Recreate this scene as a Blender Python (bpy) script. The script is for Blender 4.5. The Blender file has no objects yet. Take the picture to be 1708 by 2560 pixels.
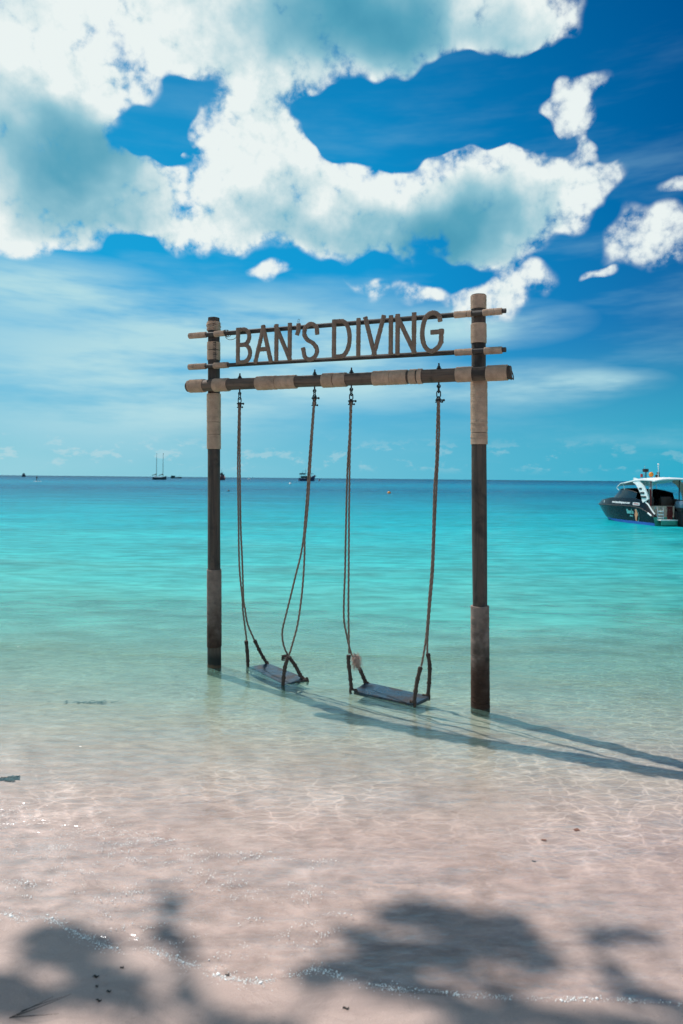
import bpy, bmesh, math, random
import numpy as np
from mathutils import Vector, Matrix, Euler

sc = bpy.context.scene
COL = sc.collection
R = math.radians

# ------------------------------------------------------------------ camera
cam = bpy.data.cameras.new('camera')
cam.sensor_fit = 'VERTICAL'
cam.sensor_height = 36.0
cam.sensor_width = 24.0
cam.lens = 24.0
cam.shift_y = -84.0 / 2560.0
cam.clip_start = 0.05
cam.clip_end = 100000
cam.dof.use_dof = True
cam.dof.focus_distance = 6.7
cam.dof.aperture_fstop = 2.6
camo = bpy.data.objects.new('camera', cam)
COL.objects.link(camo)
camo.location = (0, 0, 2.0)
camo.rotation_euler = (Euler((R(90), 0, 0)).to_matrix() @ Matrix.Rotation(R(0.545), 3, 'Z')).to_euler()
sc.camera = camo

sc.view_settings.view_transform = 'Standard'
sc.view_settings.look = 'None'
sc.view_settings.exposure = 0.0
sc.view_settings.gamma = 1.0
sc.cycles.use_denoising = True
sc.cycles.use_adaptive_sampling = True
sc.cycles.adaptive_threshold = 0.02
sc.cycles.adaptive_min_samples = 12
sc.cycles.max_bounces = 6
sc.cycles.diffuse_bounces = 3
sc.cycles.glossy_bounces = 3
sc.cycles.transparent_max_bounces = 12
sc.cycles.sample_clamp_indirect = 6.0

# ------------------------------------------------------------------ sun
SUN = Vector((-0.479, 0.419, 1.0)).normalized()
SUN_EL = math.asin(SUN.z)
SUN_AZ = math.atan2(SUN.x, SUN.y)
sun = bpy.data.lights.new('sun', 'SUN')
sun.energy = 5.0
sun.angle = R(0.55)
sun.color = (1.0, 0.955, 0.90)
suno = bpy.data.objects.new('sun', sun)
COL.objects.link(suno)
suno.rotation_euler = SUN.to_track_quat('Z', 'Y').to_euler()
suno.location = SUN * 60


# ------------------------------------------------------------------ node helper
class NT:
    def __init__(self, tree):
        self.t = tree
        self.n = tree.nodes
        self.l = tree.links

    def node(self, typ, **kw):
        nd = self.n.new(typ)
        for k, v in kw.items():
            setattr(nd, k, v)
        return nd

    def set(self, sock, v):
        if v is None:
            return
        if isinstance(v, bpy.types.NodeSocket):
            self.l.new(v, sock)
        else:
            if hasattr(sock, 'default_value'):
                dv = sock.default_value
                try:
                    if len(dv) == 4 and len(v) == 3:
                        v = (*v, 1.0)
                except TypeError:
                    pass
            sock.default_value = v

    def m(self, op, a, b=None, c=None, clamp=False):
        nd = self.node('ShaderNodeMath', operation=op, use_clamp=clamp)
        self.set(nd.inputs[0], a)
        self.set(nd.inputs[1], b)
        self.set(nd.inputs[2], c)
        return nd.outputs[0]

    def vm(self, op, a, b=None, s=None):
        nd = self.node('ShaderNodeVectorMath', operation=op)
        self.set(nd.inputs[0], a)
        self.set(nd.inputs[1], b)
        if s is not None:
            self.set(nd.inputs['Scale'], s)
        return nd.outputs['Value'] if op in ('DOT_PRODUCT', 'LENGTH', 'DISTANCE') else nd.outputs[0]

    def ss(self, v, a, b, lo=0.0, hi=1.0):
        nd = self.node('ShaderNodeMapRange', interpolation_type='SMOOTHSTEP')
        self.set(nd.inputs[0], v)
        for i, q in enumerate((a, b, lo, hi)):
            nd.inputs[i + 1].default_value = q
        return nd.outputs[0]

    def mr(self, v, a, b, lo=0.0, hi=1.0):
        nd = self.node('ShaderNodeMapRange')
        self.set(nd.inputs[0], v)
        for i, q in enumerate((a, b, lo, hi)):
            nd.inputs[i + 1].default_value = q
        return nd.outputs[0]

    def mix(self, f, a, b, mode='MIX'):
        nd = self.node('ShaderNodeMix', data_type='RGBA', blend_type=mode)
        nd.clamp_factor = True
        self.set(nd.inputs[0], f)
        self.set(nd.inputs[6], a)
        self.set(nd.inputs[7], b)
        return nd.outputs[2]

    def noise(self, vec, scale, detail=4.0, rough=0.55, dist=0.0, lac=2.0):
        nd = self.node('ShaderNodeTexNoise', noise_dimensions='3D')
        self.set(nd.inputs['Vector'], vec)
        nd.inputs['Scale'].default_value = scale
        nd.inputs['Detail'].default_value = detail
        nd.inputs['Roughness'].default_value = rough
        nd.inputs['Lacunarity'].default_value = lac
        nd.inputs['Distortion'].default_value = dist
        return nd.outputs[0]

    def mapping(self, vec, loc=(0, 0, 0), scale=(1, 1, 1), rot=(0, 0, 0), typ='POINT'):
        nd = self.node('ShaderNodeMapping', vector_type=typ)
        self.set(nd.inputs[0], vec)
        nd.inputs['Location'].default_value = loc
        nd.inputs['Rotation'].default_value = rot
        nd.inputs['Scale'].default_value = scale
        return nd.outputs[0]

    def ramp(self, f, stops, interp='LINEAR'):
        nd = self.node('ShaderNodeValToRGB')
        cr = nd.color_ramp
        cr.interpolation = interp
        while len(cr.elements) < len(stops):
            cr.elements.new(0.5)
        for e, (p, c) in zip(cr.elements, stops):
            e.position = p
            e.color = (*c, 1.0) if len(c) == 3 else c
        self.set(nd.inputs[0], f)
        return nd.outputs[0]

    def sep(self, v):
        nd = self.node('ShaderNodeSeparateXYZ')
        self.set(nd.inputs[0], v)
        return nd.outputs

    def comb(self, x, y, z):
        nd = self.node('ShaderNodeCombineXYZ')
        for i, q in enumerate((x, y, z)):
            self.set(nd.inputs[i], q)
        return nd.outputs[0]

    def bump(self, h, strength=0.5, dist=0.01, normal=None):
        nd = self.node('ShaderNodeBump')
        nd.inputs['Strength'].default_value = strength
        nd.inputs['Distance'].default_value = dist
        self.set(nd.inputs['Height'], h)
        self.set(nd.inputs['Normal'], normal)
        return nd.outputs[0]


# ------------------------------------------------------------------ world: daylight sky with cloud field
world = bpy.data.worlds.new('World')
sc.world = world
world.use_nodes = True
world.node_tree.nodes.clear()
w = NT(world.node_tree)
d3 = w.vm('NORMALIZE', w.node('ShaderNodeTexCoord').outputs['Generated'])
sx, sy, sz = w.sep(d3)[0:3]
az = w.m('MULTIPLY', w.m('ARCTAN2', sx, sy), 57.2958)
el = w.m('MULTIPLY', w.m('ARCSINE', sz), 57.2958)
ang = w.comb(az, el, 0.0)

sky = w.node('ShaderNodeTexSky', sky_type='NISHITA')
sky.sun_disc = False
sky.sun_elevation = SUN_EL
sky.sun_rotation = SUN_AZ
sky.altitude = 0
sky.air_density = 1.0
sky.dust_density = 0.6
sky.ozone_density = 3.0
STRENGTH = 0.1
hs = w.node('ShaderNodeHueSaturation')
hs.inputs['Saturation'].default_value = 1.55
hs.inputs['Value'].default_value = 0.62
w.set(hs.inputs['Color'], sky.outputs[0])
blue = w.mix(1.0, hs.outputs[0], (0.5, 0.80, 0.98), 'MULTIPLY')
blue = w.vm('SCALE', blue, s=STRENGTH)

# cumulus bodies: azimuth, elevation, half-widths (degrees)
CUM = [(-25.09, 30.3, 6.6, 3.94), (-19.14, 31.91, 8.49, 3.23), (-25.04, 25.66, 6.0, 5.1), (-19.73, 27.12, 4.54, 2.99), (-24.08, 21.36, 7.01, 5.49), (-19.35, 21.75, 4.88, 3.27), (-25.85, 17.55, 3.26, 1.79), (-16.35, 20.59, 4.38, 2.3), (-15.71, 23.38, 3.05, 1.78), (-12.92, 19.35, 3.82, 1.9), (-12.6, 22.18, 2.09, 1.22), (-10.61, 32.49, 7.77, 3.57), (-7.01, 30.13, 6.12, 2.98), (-1.22, 31.95, 8.41, 3.42), (3.87, 33.49, 9.1, 2.54), (11.05, 33.35, 6.34, 2.51), (15.88, 33.59, 4.06, 1.95), (-4.1, 29.45, 4.73, 1.66), (-22, 37.1, 6.5, 3.45), (-14, 37.1, 6.5, 3.45), (-7.11, 37.14, 6.5, 3.45), (0, 37.0, 6.5, 3.3), (7, 36.5, 5, 2.4), (13.5, 36.33, 5.0, 2.0), (-11.26, 27.31, 2.46, 1.56), (-8.4, 26.09, 5.01, 3.21), (-6.93, 23.19, 6.49, 4.9), (-9.8, 23.62, 3.2, 2.72), (-4.79, 25.99, 2.54, 1.77), (-2.56, 21.8, 6.57, 3.46), (-8.33, 19.98, 4.65, 1.92), (9.02, 25.31, 4.64, 2.66), (6.18, 23.02, 5.78, 3.39), (12.22, 23.62, 5.24, 3.0), (9.43, 21.02, 9.25, 3.46), (15.68, 21.84, 4.74, 2.43), (20.3, 22.1, 2.89, 1.47), (2.57, 20.89, 5.47, 3.19), (11.92, 18.67, 4.2, 1.61), (15.99, 24.19, 2.03, 1.76), (18.94, 27.52, 2.94, 1.77), (17.97, 26.26, 2.32, 1.4), (20.27, 24.56, 1.93, 1.14), (23.79, 17.64, 2.91, 1.82), (20.5, 15.6, 0.9, 0.5), (-6.67, 15.96, 1.01, 1.27), (2.79, 16.97, 2.19, 0.94), (6.8, 15.57, 1.98, 1.01), (15.06, 15.56, 2.56, 1.25), (11.61, 14.74, 3.86, 1.51), (25.86, 20.91, 1.18, 0.57), (-13.5, 25.09, 0.76, 0.58), (-21.56, 17.99, 2.21, 0.77)]
# shaded cloud bases: azimuth, elevation, half-widths, depth
BASES = [(-22.24, 22.81, 5.33, 4.88, 0.9), (-19.39, 25.79, 2.93, 2.23, 0.5), (-0.52, 34.52, 9.51, 2.73, 1.0), (7.49, 33.34, 7.19, 2.02, 0.6), (-5.23, 32.09, 5.44, 2.09, 0.4), (11.55, 20.59, 5.26, 2.83, 0.9), (5.86, 18.91, 7.24, 1.95, 0.5), (-6.17, 19.44, 5.42, 1.94, 0.35), (-4.74, 21.42, 3.63, 2.52, 0.3), (14.53, 32.76, 3.43, 2.26, 0.5), (-25, 19.0, 5, 1.8, 0.35), (-17, 19.3, 5, 1.4, 0.3), (-10, 30.5, 5, 2, 0.25), (0.5, 19.6, 5, 1.5, 0.45), (-26, 33.5, 5, 2.0, 0.35), (-13, 34, 5, 2.0, 0.3), (13.5, 15.0, 3, 0.8, 0.2), (8.5, 18.6, 5, 1.3, 0.5), (-24, 24.5, 4, 3, 0.3), (2.5, 34.5, 6, 2.2, 0.4)]


def blob_sum(items, grow, vec, asp=1.8):
    """soft round bodies in a space squeezed along the azimuth"""
    sq = w.vm('MULTIPLY', vec, (1 / asp, 1.0, 0.0))
    acc = None
    for it in items:
        a, e, ra, re = it[:4]
        k = it[4] if len(it) > 4 else 1.0
        r_ = math.sqrt(ra / asp * re) * grow
        g = w.m('MULTIPLY_ADD', w.vm('DISTANCE', sq, (a / asp, e, 0.0)), -k / r_, k, clamp=True)
        acc = g if acc is None else w.m('ADD', g, acc)
    return acc


wn = w.node('ShaderNodeTexNoise', noise_dimensions='3D')
w.set(wn.inputs['Vector'], d3)
wn.inputs['Scale'].default_value = 9.0
wn.inputs['Detail'].default_value = 2.0
wn.inputs['Roughness'].default_value = 0.6
warp = w.vm('ADD', ang, w.vm('SCALE', w.vm('SUBTRACT', wn.outputs[1], (0.5, 0.5, 0.5)), s=6.5))
CUM = [it if i < len(CUM) - 10 else (it[0], it[1], it[2] * 1.15, it[3] * 1.15, 0.66) for i, it in enumerate(CUM)]   # the thin outlying ones
raw = blob_sum(CUM, 1.2, warp)
body = w.m('MINIMUM', raw, 1.0)
# how much cloud stands between here and the sun
toward = blob_sum(CUM, 1.2, w.vm('ADD', warp, (-1.3, 2.0, 0.0)))
GAPS = [(-14.6, 27.0, 2.3, 2.6), (-17.0, 26.2, 2.4, 1.2), (-12.4, 24.0, 1.2, 1.9), (-11.6, 28.7, 1.8, 1.3), (4.0, 28.0, 6.0, 2.6), (10.0, 28.2, 6.0, 2.0), (1.5, 25.2, 2.6, 1.6), (-13.2, 20.7, 1.6, 0.8), (-18.6, 31.0, 2.2, 0.6), (15.0, 28.4, 3.5, 2.2), (-2.2, 27.6, 2.0, 1.0), (16.6, 24.6, 1.6, 1.0), (22.5, 25.0, 1.6, 1.6), (-20, 17.0, 6, 0.8), (3.0, 18.0, 3.0, 0.5), (9.5, 16.9, 4.0, 0.7)]
body = w.m('SUBTRACT', body, w.m('MULTIPLY', w.m('MINIMUM', blob_sum(GAPS, 2.0, warp), 0.95), 0.85))
# beyond the view the same broken cumulus goes on
lookdir = Vector((0, math.cos(R(14)), math.sin(R(14))))
away = w.ss(w.vm('DOT_PRODUCT', d3, tuple(lookdir)), 0.80, 0.66)
lowc = w.m('MULTIPLY', w.ss(w.noise(d3, 2.6, 2.0), 0.45, 0.60), w.ss(sz, 0.16, 0.32))
body = w.m('MULTIPLY_ADD', w.m('MULTIPLY', lowc, away), 0.9, body)
n1 = w.noise(d3, 24.0, 6.0, 0.64)


def puffs(vec, scale, detail):
    v = w.node('ShaderNodeTexVoronoi', feature='F1')
    w.set(v.inputs['Vector'], vec)
    v.inputs['Scale'].default_value = scale
    v.inputs['Detail'].default_value = detail
    v.inputs['Roughness'].default_value = 0.6
    v.normalize = True
    return v.outputs['Distance']


pv = w.vm('ADD', d3, w.vm('SCALE', w.vm('SUBTRACT', wn.outputs[1], (0.5, 0.5, 0.5)), s=0.05))
pf = puffs(pv, 30.0, 2.0)
rough = w.m('MULTIPLY_ADD', w.m('SUBTRACT', n1, 0.5), 2.7, w.m('MULTIPLY', w.m('SUBTRACT', 0.40, pf), 2.3))
dens = w.m('MULTIPLY_ADD', rough, w.ss(body, 0.0, 0.30), body)
alpha = w.m('POWER', w.ss(dens, 0.04, 0.95), 0.85)
bases = blob_sum(BASES, 1.45, warp)
bases = w.m('MULTIPLY', bases, w.mr(n1, 0.3, 0.7, 0.85, 1.1))
shade = w.m('MULTIPLY_ADD', w.m('SUBTRACT', pf, 0.26), 0.3, w.m('MULTIPLY', w.m('POWER', w.m('MAXIMUM', bases, 0.0), 1.5), 1.05))
shade = w.m('ADD', shade, w.ss(w.m('MULTIPLY_ADD', rough, -0.5, toward), 0.3, 3.2, -0.08, 0.24))
shade = w.m('ADD', shade, w.m('MULTIPLY', w.m('SUBTRACT', 0.54, n1), 0.55))
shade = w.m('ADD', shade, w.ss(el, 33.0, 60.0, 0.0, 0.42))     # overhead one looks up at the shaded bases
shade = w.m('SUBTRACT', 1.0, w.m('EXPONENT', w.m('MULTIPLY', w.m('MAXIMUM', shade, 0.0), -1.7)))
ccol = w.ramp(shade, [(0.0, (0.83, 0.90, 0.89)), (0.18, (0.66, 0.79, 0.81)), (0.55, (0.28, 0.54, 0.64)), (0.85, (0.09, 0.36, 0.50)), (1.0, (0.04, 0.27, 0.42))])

# thin high veil, drawn out along the horizon
veil_v = w.comb(w.m('MULTIPLY', az, 0.045), w.m('MULTIPLY', el, 0.24), 0.0)
vn = w.noise(veil_v, 1.0, 5.0, 0.58)
VEIL = [(-18, 9.5, 22, 7.5), (-4, 12, 18, 4.5), (-24, 14.5, 9, 3.5), (-16, 5.5, 22, 3), (12, 12.5, 9, 2.2), (14, 7.5, 13, 1.9), (2, 8.0, 12, 2.6), (21, 7.6, 6, 1.2), (60, 10, 30, 5), (-70, 10, 30, 6)]
veil_b = w.m('MINIMUM', blob_sum(VEIL, 1.0, ang, 4.0), 1.0)
veil = w.m('MULTIPLY', veil_b, w.ss(vn, 0.26, 0.62))
veil = w.m('MULTIPLY', veil, 1.15, clamp=True)
low = w.m('MULTIPLY', w.ss(el, 56.0, 8.0), w.mr(az, 2, 27, 1.0, 0.25))
haze = w.m('MULTIPLY', w.ss(el, 13.0, 0.0), w.mr(az, -30, 30, 1.0, 0.9))
# far cumulus heads low over the horizon
fn = w.noise(w.comb(w.m('MULTIPLY', az, 0.42), w.m('MULTIPLY', el, 0.85), 3.0), 1.0, 4.0, 0.62)
fcum = w.m('MULTIPLY', w.ss(fn, 0.53, 0.64), w.m('MULTIPLY', w.ss(el, 0.3, 1.2), w.ss(el, 3.8, 2.0)))
fcum = w.m('MULTIPLY', fcum, w.mr(az, -30, 30, 0.40, 0.16))

hzc = w.mix(w.mr(az, -25, 27), (0.30, 0.63, 0.72), (0.02, 0.43, 0.62))
col = w.mix(low, blue, w.mix(w.mr(az, -25, 27), (0.010, 0.40, 0.74), (0.0, 0.27, 0.64)))
col = w.mix(haze, col, hzc)
col = w.mix(veil, col, (0.44, 0.71, 0.78))
wisp = w.m('MULTIPLY', w.ss(vn, 0.46, 0.74), w.ss(el, 40.0, 14.0, 0.0, 0.30))
col = w.mix(wisp, col, (0.35, 0.64, 0.76))
col = w.mix(fcum, col, (0.62, 0.74, 0.76))
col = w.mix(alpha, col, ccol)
world.cycles.sampling_method = 'MANUAL'
world.cycles.sample_map_resolution = 128
bg = w.node('ShaderNodeBackground')
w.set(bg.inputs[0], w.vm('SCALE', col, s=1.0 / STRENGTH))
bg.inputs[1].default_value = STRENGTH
out = w.node('ShaderNodeOutputWorld')
w.l.new(bg.outputs[0], out.inputs[0])

# ------------------------------------------------------------------ mesh helpers
rng = random.Random(7)
nrng = np.random.default_rng(11)


def V(*a):
    return Vector(a)


class MB:
    """collects geometry for ONE mesh"""

    def __init__(self):
        self.v = []
        self.f = []
        self.mi = []

    def add(self, verts, faces, mi=0):
        o = len(self.v)
        self.v.extend([tuple(q) for q in verts])
        self.f.extend([tuple(i + o for i in q) for q in faces])
        self.mi.extend([mi] * len(faces))
        return self

    def box(self, c, size, rot=None, mi=0, bev=0.0):
        bm = bmesh.new()
        bmesh.ops.create_cube(bm, size=1.0)
        bmesh.ops.scale(bm, vec=size, verts=bm.verts)
        if bev:
            bmesh.ops.bevel(bm, geom=bm.edges[:], offset=bev, segments=2, affect='EDGES', profile=0.6)
        M = Matrix.Translation(c) @ (rot.to_matrix().to_4x4() if rot is not None else Matrix())
        bm.transform(M)
        bm.verts.index_update()
        self.add([q.co[:] for q in bm.verts], [[q.index for q in fc.verts] for fc in bm.faces], mi)
        bm.free()
        return self

    def ball(self, c, r, seg=12, rings=8, mi=0):
        rx, ry, rz = (r, r, r) if not hasattr(r, '__len__') else r
        vs = [(c[0], c[1], c[2] + rz)]
        for i in range(1, rings):
            a = math.pi * i / rings
            for j in range(seg):
                b = 2 * math.pi * j / seg
                vs.append((c[0] + rx * math.sin(a) * math.cos(b), c[1] + ry * math.sin(a) * math.sin(b), c[2] + rz * math.cos(a)))
        vs.append((c[0], c[1], c[2] - rz))
        fs = [(0, 1 + j, 1 + (j + 1) % seg) for j in range(seg)]
        for i in range(rings - 2):
            for j in range(seg):
                a = 1 + i * seg
                fs.append((a + j, a + seg + j, a + seg + (j + 1) % seg, a + (j + 1) % seg))
        L = len(vs) - 1
        a = 1 + (rings - 2) * seg
        fs += [(L, a + (j + 1) % seg, a + j) for j in range(seg)]
        return self.add(vs, fs, mi)

    def sweep(self, pts, prof, up=None, closed=False, caps=True, mi=0):
        """prof(i, t) -> list of (a, b) section points; frames carried along the path"""
        P = [Vector(p) for p in pts]
        n = len(P)
        T = []
        for i in range(n):
            if closed:
                t = P[(i + 1) % n] - P[i - 1]
            else:
                t = P[min(i + 1, n - 1)] - P[max(i - 1, 0)]
            T.append(t.normalized())
        u = Vector(up) if up is not None else (Vector((0, 0, 1)) if abs(T[0].z) < 0.9 else Vector((0, 1, 0)))
        vs = []
        ns = None
        for i in range(n):
            if up is None and i:
                u = A
            A = (u - T[i] * u.dot(T[i])).normalized()
            B = T[i].cross(A)
            pr = prof(i, i / (n - 1))
            ns = len(pr)
            for a, b in pr:
                vs.append(P[i] + A * a + B * b)
        fs = []
        for i in range(n if closed else n - 1):
            a = i * ns
            b = ((i + 1) % n) * ns
            for j in range(ns):
                k = (j + 1) % ns
                fs.append((a + j, a + k, b + k, b + j))
        if caps and not closed:
            fs.append(tuple(range(ns - 1, -1, -1)))
            fs.append(tuple(range((n - 1) * ns, n * ns)))
        return self.add(vs, fs, mi)

    def tube(self, pts, r, seg=10, closed=False, mi=0, up=None):
        cs = [(math.cos(2 * math.pi * j / seg), math.sin(2 * math.pi * j / seg)) for j in range(seg)]
        rr = r if callable(r) else (lambda i, t: r[i]) if hasattr(r, '__len__') else (lambda i, t: r)
        return self.sweep(pts, lambda i, t: [(a * rr(i, t), b * rr(i, t)) for a, b in cs], up=up, closed=closed, mi=mi)

    def build(self, name, mat, parent=None, smooth=True, loc=None, angle=40):
        me = bpy.data.meshes.new(name)
        me.from_pydata(self.v, [], self.f)
        mats = mat if isinstance(mat, (list, tuple)) else [mat]
        for q in mats:
            me.materials.append(q)
        me.polygons.foreach_set('material_index', self.mi)
        if smooth:
            me.polygons.foreach_set('use_smooth', [True] * len(self.f))
        me.update()
        bm = bmesh.new()
        bm.from_mesh(me)
        bmesh.ops.recalc_face_normals(bm, faces=bm.faces)
        if smooth and angle < 180:
            lim = R(angle)
            for e in bm.edges:
                if len(e.link_faces) == 2 and e.calc_face_angle(0) > lim:
                    e.smooth = False
        bm.to_mesh(me)
        bm.free()
        o = bpy.data.objects.new(name, me)
        COL.objects.link(o)
        if parent is not None:
            o.parent = parent
        if loc is not None:
            o.location = loc
        return o


def empty(name, loc, rz=0.0):
    o = bpy.data.objects.new(name, None)
    o.empty_display_size = 0.2
    COL.objects.link(o)
    o.location = loc
    o.rotation_euler = (0, 0, rz)
    return o


def tag(o, label=None, cat=None, group=None, kind=None):
    if label:
        o['label'] = label
    if cat:
        o['category'] = cat
    if group:
        o['group'] = group
    if kind:
        o['kind'] = kind
    return o


def catmull(pts, step):
    P = [np.array(p, float) for p in pts]
    P = [2 * P[0] - P[1]] + P + [2 * P[-1] - P[-2]]
    res = []
    for i in range(1, len(P) - 2):
        n = max(2, int(np.linalg.norm(P[i + 1] - P[i]) / step))
        for k in range(n):
            t = k / n
            a, b, c, d = P[i - 1], P[i], P[i + 1], P[i + 2]
            res.append(0.5 * ((2 * b) + (c - a) * t + (2 * a - 5 * b + 4 * c - d) * t * t + (3 * b - a - 3 * c + d) * t ** 3))
    res.append(P[-2])
    return [tuple(q) for q in res]


# 2D gradient noise for the terrain
_perm = np.random.default_rng(3).permutation(512)
_perm = np.concatenate([_perm, _perm, _perm])
_ga = np.random.default_rng(4).uniform(0, 2 * np.pi, 512)


def perlin(x, y):
    xi = np.floor(x).astype(int)
    yi = np.floor(y).astype(int)
    fx = x - xi
    fy = y - yi
    xi %= 512
    yi %= 512

    def g(ix, iy, dx, dy):
        a = _ga[_perm[_perm[ix % 512] + iy % 512] % 512]
        return np.cos(a) * dx + np.sin(a) * dy
    u = fx * fx * fx * (fx * (fx * 6 - 15) + 10)
    v = fy * fy * fy * (fy * (fy * 6 - 15) + 10)
    a = g(xi, yi, fx, fy)
    b = g(xi + 1, yi, fx - 1, fy)
    c = g(xi, yi + 1, fx, fy - 1)
    d = g(xi + 1, yi + 1, fx - 1, fy - 1)
    return (a + (b - a) * u) + ((c + (d - c) * u) - (a + (b - a) * u)) * v


def fbm(x, y, o=4):
    s = 0
    k = 1.0
    for i in range(o):
        s = s + k * perlin(x * 2 ** i + 17.3 * i, y * 2 ** i - 9.1 * i)
        k *= 0.5
    return s


# ------------------------------------------------------------------ materials
def mat(name):
    m = bpy.data.materials.new(name)
    m.use_nodes = True
    m.node_tree.nodes.clear()
    t = NT(m.node_tree)
    o = t.node('ShaderNodeOutputMaterial')
    return m, t, o


def principled(t, o, base, rough=0.6, normal=None, metal=0.0, spec=0.5, **kw):
    p = t.node('ShaderNodeBsdfPrincipled')
    t.set(p.inputs['Base Color'], base)
    t.set(p.inputs['Roughness'], rough)
    t.set(p.inputs['Metallic'], metal)
    t.set(p.inputs['Specular IOR Level'], spec)
    t.set(p.inputs['Normal'], normal)
    for k, v in kw.items():
        t.set(p.inputs[k], v)
    t.l.new(p.outputs[0], o.inputs[0])
    return p


def paint(name, c, rough=0.4, metal=0.0, vary=0.12, spec=0.5, scale=6.0):
    m, t, o = mat(name)
    co = t.node('ShaderNodeTexCoord').outputs['Object']
    n = t.noise(co, scale, 5.0, 0.6)
    f = t.mr(n, 0.3, 0.7, 1.0 - vary, 1.0 + vary)
    cc = t.vm('SCALE', (c[0], c[1], c[2]), s=f)
    principled(t, o, cc, t.mr(n, 0.3, 0.7, rough * 0.85, min(1, rough * 1.2)), metal=metal, spec=spec)
    return m


def wood(name, dark, light, axis, rough=0.75, grain=1.0, algae=False):
    """weathered round timber, grain along one local axis"""
    m, t, o = mat(name)
    co = t.node('ShaderNodeTexCoord').outputs['Object']
    s = [26.0, 26.0, 26.0]
    s[axis] = 1.4
    g = t.noise(t.mapping(co, scale=tuple(s)), 1.0, 6.0, 0.65, 0.8)
    big = t.noise(t.mapping(co, scale=(4, 4, 4)), 1.0, 4.0, 0.6, 0.5)
    c = t.ramp(g, [(0.30, dark), (0.52, tuple((a + b) / 2 for a, b in zip(dark, light))), (0.74, light)])
    c = t.mix(t.ss(big, 0.48, 0.70), c, tuple(0.55 * q for q in dark))
    if algae:
        z = t.m('MULTIPLY_ADD', t.m('SUBTRACT', big, 0.5), 0.12, t.sep(co)[2])
        c = t.mix(t.ss(z, 0.20, 0.12), c, (0.010, 0.012, 0.010))
        c = t.mix(t.ss(z, 0.075, 0.045), c, (0.105, 0.060, 0.034))
    principled(t, o, c, rough, t.bump(g, 0.7 * grain, 0.006))
    return m


def jute(name, c, rough=0.9, stain=None, zlo=None, zhi=None, cross=60.0):
    """wound natural-fibre cord"""
    m, t, o = mat(name)
    co = t.node('ShaderNodeTexCoord').outputs['Object']
    n = t.noise(co, 14.0, 5.0, 0.6)
    fine = t.noise(co, 260.0, 2.0, 0.6)
    f = t.mr(n, 0.3, 0.7, 0.78, 1.18)
    cc = t.vm('SCALE', c, s=t.m('MULTIPLY', f, t.mr(fine, 0.25, 0.75, 0.8, 1.2)))
    if stain is not None:
        z = t.sep(co)[2]
        zz = t.m('MULTIPLY_ADD', t.m('SUBTRACT', t.noise(co, 7.0, 4.0), 0.5), (zhi - zlo) * 1.1, z)
        cc = t.mix(t.ss(zz, zhi, zlo), cc, stain)
        alg = t.m('MULTIPLY', t.ss(t.noise(co, 5.0, 4.0, 0.6), 0.5, 0.66), t.ss(zz, zhi * 1.15, zlo))
        cc = t.mix(t.m('MULTIPLY', alg, 0.75), cc, (0.022, 0.026, 0.022))
    principled(t, o, cc, rough, t.bump(fine, 0.5, 0.002), spec=0.25)
    return m


M = {}
M['post'] = wood('weathered_post_wood', (0.030, 0.024, 0.021), (0.115, 0.082, 0.064), 2, algae=True)
M['beam'] = wood('weathered_beam_wood', (0.050, 0.037, 0.030), (0.190, 0.125, 0.092), 0)
M['rail'] = wood('rail_wood', (0.030, 0.027, 0.027), (0.075, 0.062, 0.056), 0)
M['jute'] = jute('jute_cord', (0.53, 0.385, 0.29))
M['jute_beam'] = jute('jute_cord_beam', (0.52, 0.37, 0.275))
M['jute_dark'] = jute('jute_cord_letter', (0.28, 0.205, 0.16))
M['jute_low'] = jute('jute_cord_waterline', (0.27, 0.205, 0.175), stain=(0.060, 0.032, 0.022), zlo=0.15, zhi=0.85)
M['rope'] = jute('twisted_rope', (0.21, 0.152, 0.122))
M['splice'] = jute('rope_splice', (0.080, 0.057, 0.048))
M['fray'] = jute('frayed_fibre', (0.52, 0.37, 0.31))
M['iron'] = paint('dark_iron', (0.030, 0.030, 0.032), 0.55, 0.6, 0.3, scale=40)
M['seat'] = None

m, t, o = mat('wet_seat_board')
co = t.node('ShaderNodeTexCoord').outputs['Object']
g = t.noise(t.mapping(co, scale=(3.5, 40, 40)), 1.0, 6.0, 0.65, 0.6)
big = t.noise(co, 7.0, 4.0, 0.6)
c = t.ramp(g, [(0.3, (0.010, 0.013, 0.018)), (0.55, (0.020, 0.052, 0.082)), (0.75, (0.040, 0.075, 0.100))])  # the blue is sky reflection put into the dark board's colour
c = t.mix(t.ss(big, 0.5, 0.66), c, (0.030, 0.022, 0.019))
principled(t, o, c, t.mr(big, 0.3, 0.7, 0.18, 0.5), t.bump(g, 0.6, 0.006))
M['seat'] = m

# sand: pale coral sand, smoother and a little darker where it is wet
m, t, o = mat('coral_sand')
geo = t.node('ShaderNodeNewGeometry')
pos = geo.outputs['Position']
px, py, pz = t.sep(pos)[0:3]
n_big = t.noise(pos, 1.1, 4.0, 0.55, 0.4)
n_mid = t.noise(t.mapping(pos, scale=(5.0, 8.0, 5.0), rot=(0, 0, R(-18))), 1.0, 5.0, 0.6, 0.6)
n_fin = t.noise(pos, 240.0, 3.0, 0.7)
c = t.ramp(n_big, [(0.32, (0.440, 0.316, 0.272)), (0.55, (0.485, 0.362, 0.316)), (0.75, (0.475, 0.370, 0.330))])
c = t.mix(t.m('MULTIPLY', t.ss(n_mid, 0.50, 0.70), 0.5), c, (0.35, 0.255, 0.22))
c = t.mix(0.35, c, t.vm('SCALE', c, s=t.mr(n_fin, 0.25, 0.75, 0.55, 1.4)))
stk = t.noise(t.mapping(pos, scale=(1.5, 5.5, 1), rot=(0, 0, R(24))), 1.0, 5.0, 0.62, 0.5)
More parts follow.
